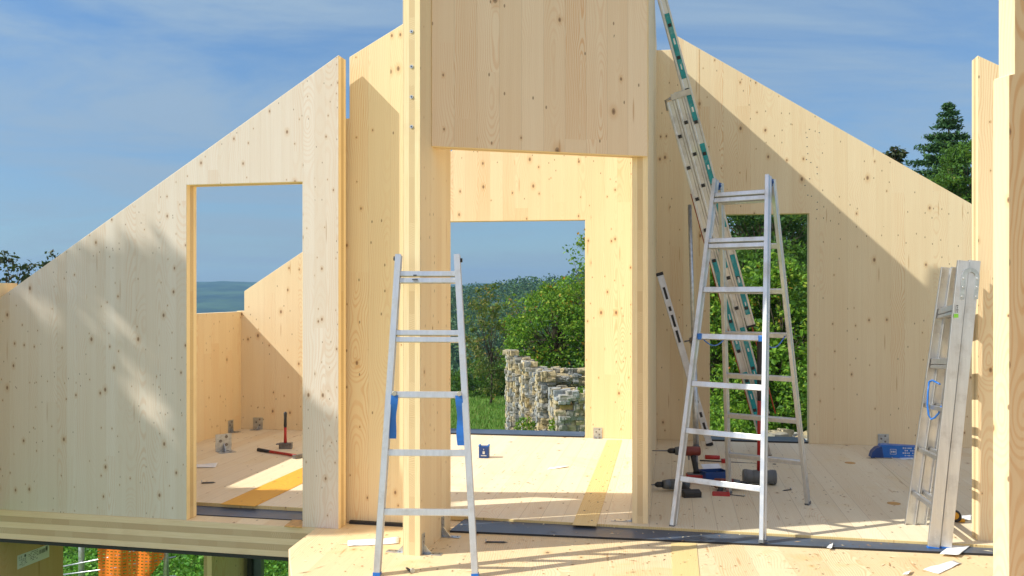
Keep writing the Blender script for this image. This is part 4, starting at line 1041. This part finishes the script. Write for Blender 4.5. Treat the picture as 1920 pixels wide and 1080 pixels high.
# clover and grass on the near ground
random.seed(5); G = Leaves()
for i in range(30000):
    y = 10.5 + 9 * random.random() ** 1.2; az = random.uniform(-.56, -.18); x = az * y
    z = gh(x, y) + .02 + .10 * abs(mnoise.noise(Vector((x * 2, y * 2, 0))))
    G.leaf(Vector((x, y, z + random.uniform(0, .06))), random.uniform(.04, .085), asp=.9)
    if i % 4 == 0: G.blade(Vector((x, y, gh(x, y))), random.uniform(0, 3.14), .008, random.uniform(.08, .22))
o = G.build('clover', M['clover']); tag(o, 'thick bright green clover and grass under the floor edge', 'ground cover', kind='stuff')
G = Leaves()
for i in range(26000):
    y = random.uniform(19, 36); x = random.uniform(-.10, .085) * y
    G.blade(Vector((x, y, gh(x, y))), random.uniform(0, 3.14), .012, random.uniform(.05, .16) + (.30 if y < 25 and random.random() < .35 else 0))
for i in range(2500):
    y = random.uniform(19.5, 23.5); x = random.uniform(-.06, .03) * y
    G.leaf(Vector((x, y, gh(x, y) + random.uniform(.02, .5))), random.uniform(.05, .09))
t = leafmat('meadow_blades', [(.5, C(.11, .23, .035)), (.3, C(.16, .28, .05)), (.2, C(.24, .25, .08))], .2); M['blade'] = t
o = G.build('meadow_grass', M['blade']); tag(o, 'green meadow grass between the house and the wood', 'grass', kind='stuff')

# ------------------------------------------------------------------ stone ruin
t = NT('rubble_limestone'); gi = t.node('ShaderNodeNewGeometry'); rnd = gi.outputs['Random Per Island']; P, x, y, z = t.obj()
cr = t.node('ShaderNodeValToRGB'); el = cr.color_ramp.elements; el[0].position = 0; el[0].color = C(.56, .44, .25); el[1].position = 1; el[1].color = C(.27, .30, .33)
for p_, c_ in ((.25, C(.50, .42, .27)), (.5, C(.26, .25, .22)), (.75, C(.46, .45, .42))): e_ = el.new(p_); e_.color = c_
t.put(cr.inputs[0], rnd); n = t.noise(P, 9., 5., .65); n2 = t.noise(P, 2., 3., .6)
cl = t.mix(t.ramp(n, .4, .7, 0., .6), cr.outputs[0], C(.17, .15, .12)); cl = t.mix(t.ramp(n2, .5, .7, 0, .45), cl, C(.52, .38, .16))
M['stone'] = t.out(cl, .92, spec=.15, bump=n, bstr=.8, bdist=.03)
M['mortar'] = simple('lime_mortar', C(.55, .40, .18), .95, 0, .3, 6, .8, spec=.1)
cube = NB(); bmesh.ops.create_cube(cube, size=1); bmesh.ops.subdivide_edges(cube, edges=cube.edges, cuts=2, use_grid_fill=True)
cube.verts.ensure_lookup_table(); CV = [v.co.copy() for v in cube.verts]; CF = [[v.index for v in f.verts] for f in cube.faces]; cube.free()
def stone(bm, c, sx, sy, sz, rot=0., rnd_=.22):
    s_ = random.uniform(0, 99); M3 = Matrix.Rotation(rot + random.gauss(0, .08), 3, 'Z') @ Matrix.Rotation(random.gauss(0, .07), 3, 'Y')
    vs = []
    for v in CV:
        p = v.lerp(v.normalized() * .62, random.uniform(.10, .26) if v.length > .7 else .05)
        p = p * (1 + rnd_ * mnoise.noise(v * 1.7 + Vector((s_, s_, 0))))
        vs.append(bm.verts.new(Vector(c) + M3 @ Vector((p.x * sx, p.y * sy, p.z * sz))))
    for f in CF: bm.faces.new([vs[i] for i in f])
random.seed(11)
rz0 = gp(1010, 21.5)
RU = empty('stone_ruin', rz0, 'crumbling rubble stone wall of a ruin beyond the meadow side of the doorway', 'ruin')
def ruin_block(pxa, pxb, ytop, d, dep, name, crumble=.25, turn=0.):
    xa, xb = (pxa - CX) / F * d, (pxb - CX) / F * d; zt = CAMH + (HY - ytop) / F * d; zb = gh((xa + xb) / 2, d) - .1
    bm = NB()
    fbox(bm, Vector(((xa + xb) / 2, d + dep / 2, (zb + zt) / 2 - .12)), X, Y, Z, (xb - xa) - .10, dep - .10, zt - zb - .25)
    RT = Matrix.Translation((xa, d, 0)) @ Matrix.Rotation(R(turn), 4, 'Z') @ Matrix.Translation((-xa, -d, 0))
    bm.transform(RT); link('rubble_core', bm, M['mortar'], RU)
    bm = NB(); z = zb
    while z < zt:
        hh_ = random.uniform(.06, .15)
        for (face, L_) in (('f', xb - xa), ('l', dep), ('r', dep), ('t', 0)):
            s_ = 0
            if face == 't': continue
            while s_ < L_:
                w_ = random.uniform(.08, .24)
                if z > zt - .35 and random.random() < crumble: s_ += w_; continue
                if face == 'f': stone(bm, (xa + min(s_ + w_ / 2, L_), d + .06 + random.uniform(-.04, .04), z + hh_ / 2), w_ * 1.02, .24, hh_ * 1.04)
                elif face == 'l': stone(bm, (xa + .06 + random.uniform(-.03, .03), d + min(s_ + w_ / 2, L_), z + hh_ / 2), .22, w_ * 1.02, hh_ * 1.04)
                else: stone(bm, (xb - .06, d + min(s_ + w_ / 2, L_), z + hh_ / 2), .22, w_ * 1.02, hh_ * 1.04)
                s_ += w_
        z += hh_
    for i in range(int((xb - xa) * dep * 22) + 4):
        stone(bm, (random.uniform(xa, xb), random.uniform(d, d + dep), zt - .12 + random.uniform(0, .14)), random.uniform(.15, .35), random.uniform(.15, .3), random.uniform(.1, .2))
    bm.transform(RT); link(name, bm, M['stone'], RU)
ruin_block(956, 969, 664, 24.0, .5, 'stone_pier', .1, 7)
ruin_block(966, 992, 681, 23.7, .8, 'stone_wall', .4)
ruin_block(984, 1002, 688, 22.9, .5, 'stone_pier', .15, 7)
ruin_block(998, 1024, 697, 22.7, .7, 'stone_wall', .4)
ruin_block(1014, 1034, 706, 21.8, .5, 'stone_pier', .2, 7)
ruin_block(1028, 1066, 712, 22.4, .7, 'stone_wall', .5)
ruin_block(1040, 1135, 700, 23.4, .8, 'stone_wall', .12)
ruin_block(1047, 1135, 740, 20.2, .9, 'stone_wall', .25, 8)
bm = NB()
for i in range(60): stone(bm, Vector((random.uniform(-.6, .6), 19.6 + random.uniform(0, 3), 0)) + Z * (GZ + random.uniform(0, .5)) , random.uniform(.2, .45), random.uniform(.2, .4), random.uniform(.15, .3))
link('fallen_stones', bm, M['stone'], RU)
LVV = Leaves()
for (px_, py_, d_, r_, n_) in ((1092, 733, 20.4, .12, 90), (1042, 797, 20.4, .18, 220), (985, 802, 21.5, .28, 420), (1043, 738, 21.8, .12, 110)):
    c_ = at(px_, py_, d_)
    for i in range(n_): LVV.leaf(c_ - rz0 + rball() * r_, random.uniform(.05, .09))
LVV.build('creeping_plants', M['leaf_bright'], RU)
# rubble heap outside the right opening
RH = empty('rubble_heap', gp(1440, 13), 'heap of pale broken stones outside the right opening', 'rubble heap'); bm = NB(); random.seed(3)
for i in range(240):
    px_ = random.uniform(1325, 1560); d_ = random.uniform(12.2, 14.2); base_ = gp(px_, d_)
    hp = .55 + .30 * mnoise.noise(Vector((px_ * .02, 0, 3))) - .25 * abs(d_ - 13.2)
    s_ = random.uniform(.08, .24); stone(bm, Vector((base_.x, base_.y, base_.z + random.uniform(0, max(.05, hp)))), s_ * 1.3, s_, s_ * .8, random.uniform(0, 3), .3)
link('stones', bm, M['stone'], RH)
LVV = Leaves()
for (px_, py_, d_, r_, n_) in ((1350, 800, 12.6, .25, 500), (1378, 812, 12.2, .22, 400), (1340, 740, 13.5, .45, 700), (1500, 730, 13.6, .40, 500)):
    c_ = at(px_, py_, d_)
    for i in range(n_): LVV.leaf(c_ - RH.location + rball() * r_, random.uniform(.04, .08))
LVV.build('weeds', M['leaf_bright'], RH)

# ------------------------------------------------------------------ things under the slab, far left
zs = -.225
# timber foundation wall with its printed label
fwA = Vector((-.5647 * 6.30, 6.30, 0)); fwA = fwA - V * 1.6 + V * 1.62
fw0 = at(0, 1010, 6.33); fw0 = Vector((fw0.x, fw0.y, 0)) - V * .05; fwl = .72
# heading along V; its right face looks toward the camera
bm = NB()
FW = panel('timber_foundation_wall', fw0, 80, [(-.0, GZ), (fwl, GZ), (fwl, zs), (-.0, zs)], .12, [wood('spruce_lower_wall', C(.68, .47, .25), w=.2, L=4, knots=.4, kscale=4.5, ring=.3, ksize=.014), M['edge']],
          'timber wall under the floor slab carrying a white printed label', 'wall')
def onfw(px, py): return onp(px, py, fw0, 80)
pp = [onfw(32, 1068), onfw(92, 1044), onfw(92, 1020), onfw(32, 1042)]
bm = NB(); vs = [bm.verts.new((s_, -.0016, z_)) for s_, z_ in pp]; bm.faces.new(vs); lb_ = link('label', bm, M['paper'], FW, world=False)
ux = Vector((pp[1][0] - pp[0][0], 0, pp[1][1] - pp[0][1])); uz = Vector((pp[3][0] - pp[0][0], 0, pp[3][1] - pp[0][1])); o0 = Vector((pp[0][0], -.0028, pp[0][1]))
bm = NB()
def pr(a, b_, w_, h_):
    q_ = [o0 + ux * a + uz * b_, o0 + ux * (a + w_) + uz * b_, o0 + ux * (a + w_) + uz * (b_ + h_), o0 + ux * a + uz * (b_ + h_)]; bm.faces.new([bm.verts.new(v) for v in q_])
# CE mark
for c0_ in (.07, .13):
    for i in range(8):
        a0_ = math.pi * (.5 + i / 8); a1_ = math.pi * (.5 + (i + 1) / 8)
        q_ = [(c0_ + .025 * math.cos(a0_), .78 + .09 * math.sin(a0_)), (c0_ + .025 * math.cos(a1_), .78 + .09 * math.sin(a1_)), (c0_ + .017 * math.cos(a1_), .78 + .06 * math.sin(a1_)), (c0_ + .017 * math.cos(a0_), .78 + .06 * math.sin(a0_))]
        bm.faces.new([bm.verts.new(o0 + ux * a_ + uz * b_) for a_, b_ in q_])
pr(.108, .77, .022, .025)
bm.faces.new([bm.verts.new(o0 + ux * (.235 + .028 * math.cos(a_)) + uz * (.80 + .11 * math.sin(a_))) for a_ in [i * math.pi / 6 for i in range(12)]])
random.seed(2)
for r_ in range(6):
    a_ = .34
    while a_ < .62:
        w_ = random.uniform(.02, .06)
        if random.random() < .8: pr(a_, .86 - r_ * .12, w_, .04)
        a_ += w_ + .015
for r_ in range(5):
    a_ = .06
    while a_ < .26:
        w_ = random.uniform(.02, .05)
        if random.random() < .7: pr(a_, .58 - r_ * .11, w_, .035)
        a_ += w_ + .015
for i in range(22): pr(.66 + i * .0125, .50, random.choice((.003, .006, .009)), .30)
for i in range(6): pr(.88 + i * .011, .60, .007, .30)
link('label_print', bm, M['ink'], lb_, world=False)
# stub wall and steel post
c0 = at(382, 1036, 7.15); c0 = Vector((c0.x, c0.y, 0))
panel('timber_foundation_wall', c0 + U * .068, 80, [(0, GZ), (.62, GZ), (.62, zs), (0, zs)], .07, [M['wall'], M['edge']], 'timber stub wall under the slab beside the dark steel post', 'wall')
PS = empty('steel_post', pz(at(480, 1040, 7.7), GZ), 'dark blue grey steel post under the floor slab', 'post')
bm = NB(); c_ = at(471, 1040, 7.7); cz = (GZ + zs) / 2; fbox(bm, Vector((c_.x, c_.y, cz)), X, Y, Z, .034, .12, zs - GZ); link('flange', bm, M['membrane_edge'], PS)
bm = NB(); c_ = at(484, 1040, 7.76); fbox(bm, Vector((c_.x, c_.y, cz)), X, Y, Z, .076, .10, zs - GZ); link('web', bm, simple('post_paint', C(.09, .12, .16), .5), PS)
# site fence with orange netting
FN = empty('site_fence', gp(230, 10.4), 'galvanised site fence panel under the floor slab', 'fence')
for px_ in (153, 312):
    c_ = gp(px_, 10.4); bm = NB(); cyl(bm, c_, c_ + Z * 2.0, .036 if px_ < 200 else .03, None, 14); link('post', bm, M['zinc'], FN)
for (ya, yb) in ((1058, 1026), (1072, 1056), (1080, 1092)):
    a_, b_ = at(100, ya + 8, 10.3), at(330, yb - 12, 10.5); bm = NB(); tube(bm, [a_, a_.lerp(b_, .5) - Z * .02, b_], .010, 8); link('rail', bm, M['zinc'], FN)
t = NT('orange_safety_netting'); P, x, y, z = t.obj()
hl = t.m('ABSOLUTE', t.m('SUBTRACT', t.m('FRACT', t.m('MULTIPLY', z, 28.)), .5)); vl = t.m('ABSOLUTE', t.m('SUBTRACT', t.m('FRACT', t.m('MULTIPLY', x, 20.)), .5))
al_ = t.m('MAXIMUM', t.m('GREATER_THAN', hl, .14), t.m('GREATER_THAN', vl, .30))
t.out(t.mix(t.noise(P, 5., 3.), C(.88, .17, .01), C(.95, .27, .02)), .5); t.put(t.bsdf.inputs['Alpha'], al_)
M['net'] = t.mat
bm = NB(); rows = []
for i in range(30):
    u_ = i / 29; row = []
    for j in range(16):
        v_ = j / 15
        px_ = 182 + u_ * (308 - 182) + (1 - u_) * 6 * v_; ytop = 1012 + 6 * u_; ybot = 1150 - 105 * u_ ** 1.6
        d_ = 10.32 + .022 * math.sin(u_ * 13 + v_ * 2) + .006 * math.sin(u_ * 41 + 3)
        row.append(bm.verts.new(at(px_, ytop + (ybot - ytop) * v_, d_)))
    rows.append(row)
for A, B in zip(rows, rows[1:]):
    for j in range(15): f = bm.faces.new((A[j], B[j], B[j + 1], A[j + 1])); f.smooth = True
o = link('safety_netting', bm, M['net']); recenter(o, at(245, 1050, 10.3)); tag(o, 'bright orange plastic netting draped on the site fence below the slab', 'netting')

# ------------------------------------------------------------------ the tree whose crown dapples the left wall
SUN = (U + V * .43 - Z * 1.0).normalized()
random.seed(31); cl_ = []
patches = [((85, 588), 92, 34, 30), ((226, 612), 92, 42, 40), ((62, 705), 58, 42, 35), ((282, 762), 112, 50, 42), ((600, 740), 80, 48, 60)]
def inpatch(px, py):
    for (cx_, cy_), a_, b_, an in patches:
        dx, dy = px - cx_, py - cy_; c_, s_ = math.cos(R(an)), math.sin(R(an)); u_ = dx * c_ + dy * s_; v_ = -dx * s_ + dy * c_
        if (u_ / a_) ** 2 + (v_ / b_) ** 2 < 1: return True
    return False
cx0 = Vector((0, 0, 0)); n0_ = 0
for py_ in range(475, 1075, 19):
    for px_ in range(-170, 650, 19):
        px2, py2 = px_ + random.uniform(-9, 9), py_ + random.uniform(-9, 9)
        if px2 < 350 and py2 < 500 + max(0, (150 - px2)) * .0: continue
        if px2 > 350 and py2 < 540 + (px2 - 350) * .9: continue
        if inpatch(px2, py2): continue
        if px2 < 10 and random.random() < .3: continue
        s_, z_ = fp(px2, py2); w_ = P0 + e * s_ + Z * z_
        c_ = w_ - SUN * random.uniform(7.0, 9.0); cl_.append((c_, random.uniform(.10, .13))); cx0 += c_; n0_ += 1
cc_ = cx0 / n0_
tb = Vector((cc_.x - .5, cc_.y - .6, GZ))
tree(tb, cc_, (1, 1, 1.5), 200, 14, .09, M['leaf_mid'], 'tall leafy tree left of the house whose crown shades the left wall', clumps=cl_, trunk=.10, group=None, every=60)

# ------------------------------------------------------------------ camera, sun, sky, air
cam = bpy.data.cameras.new('camera'); co = bpy.data.objects.new('camera', cam); col.objects.link(co)
co.location = (0, 0, CAMH); co.rotation_euler = (R(90), 0, 0)
cam.sensor_width = 36; cam.lens = F / 1920 * 36; cam.shift_y = (HY - 540) / 1920; cam.clip_end = 20000; cam.clip_start = .05
scn.camera = co
sun = bpy.data.lights.new('sun', 'SUN'); sun.energy = 4.2; sun.angle = R(.53); sun.color = (1, .98, .86)
so = bpy.data.objects.new('sun', sun); col.objects.link(so); so.rotation_euler = SUN.to_track_quat('-Z', 'Y').to_euler(); so.location = (-8, -3, 12)
w = bpy.data.worlds.new('World'); scn.world = w; w.use_nodes = True; nt = w.node_tree; N = nt.nodes; Lk = nt.links
bg = N['Background']; bg.inputs['Strength'].default_value = .15
sky = N.new('ShaderNodeTexSky'); sky.sky_type = 'NISHITA'; sky.sun_disc = False
sdir = -SUN; sky.sun_elevation = math.asin(sdir.z); sky.sun_rotation = math.atan2(sdir.x, sdir.y)
sky.air_density = 1.0; sky.dust_density = .3; sky.ozone_density = 3.0
tc = N.new('ShaderNodeTexCoord'); sp = N.new('ShaderNodeSeparateXYZ'); Lk.new(tc.outputs['Generated'], sp.inputs[0])
def wm(op, a, b_=None, clamp=False):
    n = N.new('ShaderNodeMath'); n.operation = op; n.use_clamp = clamp
    for i, q_ in enumerate((a, b_)):
        if isinstance(q_, bpy.types.NodeSocket): Lk.new(q_, n.inputs[i])
        elif q_ is not None: n.inputs[i].default_value = q_
    return n.outputs[0]
dz = wm('ADD', wm('MAXIMUM', sp.outputs[2], 0.), .12)
cb = N.new('ShaderNodeCombineXYZ'); Lk.new(wm('MULTIPLY', wm('DIVIDE', sp.outputs[0], dz), .75), cb.inputs[0]); Lk.new(wm('MULTIPLY', wm('DIVIDE', sp.outputs[1], dz), 1.25), cb.inputs[1])
nz = N.new('ShaderNodeTexNoise'); nz.inputs['Scale'].default_value = .8; nz.inputs['Detail'].default_value = 7; nz.inputs['Roughness'].default_value = .62; nz.inputs['Distortion'].default_value = 1.1; Lk.new(cb.outputs[0], nz.inputs['Vector'])
mr = N.new('ShaderNodeMapRange'); mr.interpolation_type = 'SMOOTHSTEP'; Lk.new(nz.outputs[0], mr.inputs[0])
for i, v_ in zip((1, 2, 3, 4), (.30, .68, .0, .66)): mr.inputs[i].default_value = v_
mx = N.new('ShaderNodeMix'); mx.data_type = 'RGBA'; Lk.new(mr.outputs[0], mx.inputs[0]); Lk.new(sky.outputs[0], mx.inputs[6]); mx.inputs[7].default_value = (4.6, 4.7, 4.8, 1)
tm = N.new('ShaderNodeMapRange'); Lk.new(sp.outputs[2], tm.inputs[0])
for i, v_ in zip((1, 2, 3, 4), (.0, .40, 1., 0.)): tm.inputs[i].default_value = v_
tn = N.new('ShaderNodeMix'); tn.data_type = 'RGBA'; Lk.new(tm.outputs[0], tn.inputs[0]); tn.inputs[6].default_value = (.52, .65, .73, 1); tn.inputs[7].default_value = (.32, .395, .48, 1)
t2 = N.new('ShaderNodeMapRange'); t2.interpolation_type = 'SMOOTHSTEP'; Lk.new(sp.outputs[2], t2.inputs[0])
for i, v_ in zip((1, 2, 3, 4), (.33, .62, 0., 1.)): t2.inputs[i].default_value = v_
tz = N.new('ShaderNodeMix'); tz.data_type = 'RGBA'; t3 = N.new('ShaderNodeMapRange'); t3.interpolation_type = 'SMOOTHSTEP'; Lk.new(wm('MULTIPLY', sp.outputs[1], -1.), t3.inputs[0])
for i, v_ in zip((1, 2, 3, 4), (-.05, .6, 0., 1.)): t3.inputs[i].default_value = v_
Lk.new(wm('MAXIMUM', t2.outputs[0], t3.outputs[0]), tz.inputs[0]); Lk.new(tn.outputs[2], tz.inputs[6]); tz.inputs[7].default_value = (1.20, 1.08, .98, 1)  # unseen sky overhead and behind the camera brightened and warmed as added fill
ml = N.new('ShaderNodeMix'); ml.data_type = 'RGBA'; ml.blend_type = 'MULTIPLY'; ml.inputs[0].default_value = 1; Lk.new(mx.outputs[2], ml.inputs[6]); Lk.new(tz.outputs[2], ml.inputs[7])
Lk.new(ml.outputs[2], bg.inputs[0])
HAZE = True
if HAZE:
    bm = NB(); fbox(bm, Vector((0, 1650, 0)), X, Y, Z, 9000, 3700, 2 * 90.0)
    m_ = bpy.data.materials.new('haze_air'); m_.use_nodes = True; t_ = m_.node_tree; t_.nodes.remove(t_.nodes['Principled BSDF'])
    pv = t_.nodes.new('ShaderNodeVolumePrincipled'); pv.inputs['Color'].default_value = (.34, .62, 1, 1); pv.inputs['Density'].default_value = .00024; pv.inputs['Anisotropy'].default_value = .25
    t_.links.new(pv.outputs[0], t_.nodes['Material Output'].inputs['Volume'])
    o = link('haze', bm, m_); o['kind'] = 'stuff'; o['label'] = 'thin pale blue haze over the valley'; o.visible_shadow = True
scn.view_settings.view_transform = 'Standard'; scn.view_settings.look = 'None'; scn.view_settings.exposure = .44; scn.view_settings.gamma = 1
scn.cycles.max_bounces = 8; scn.cycles.diffuse_bounces = 5; scn.cycles.transparent_max_bounces = 12; scn.cycles.use_denoising = True; scn.cycles.volume_bounces = 0
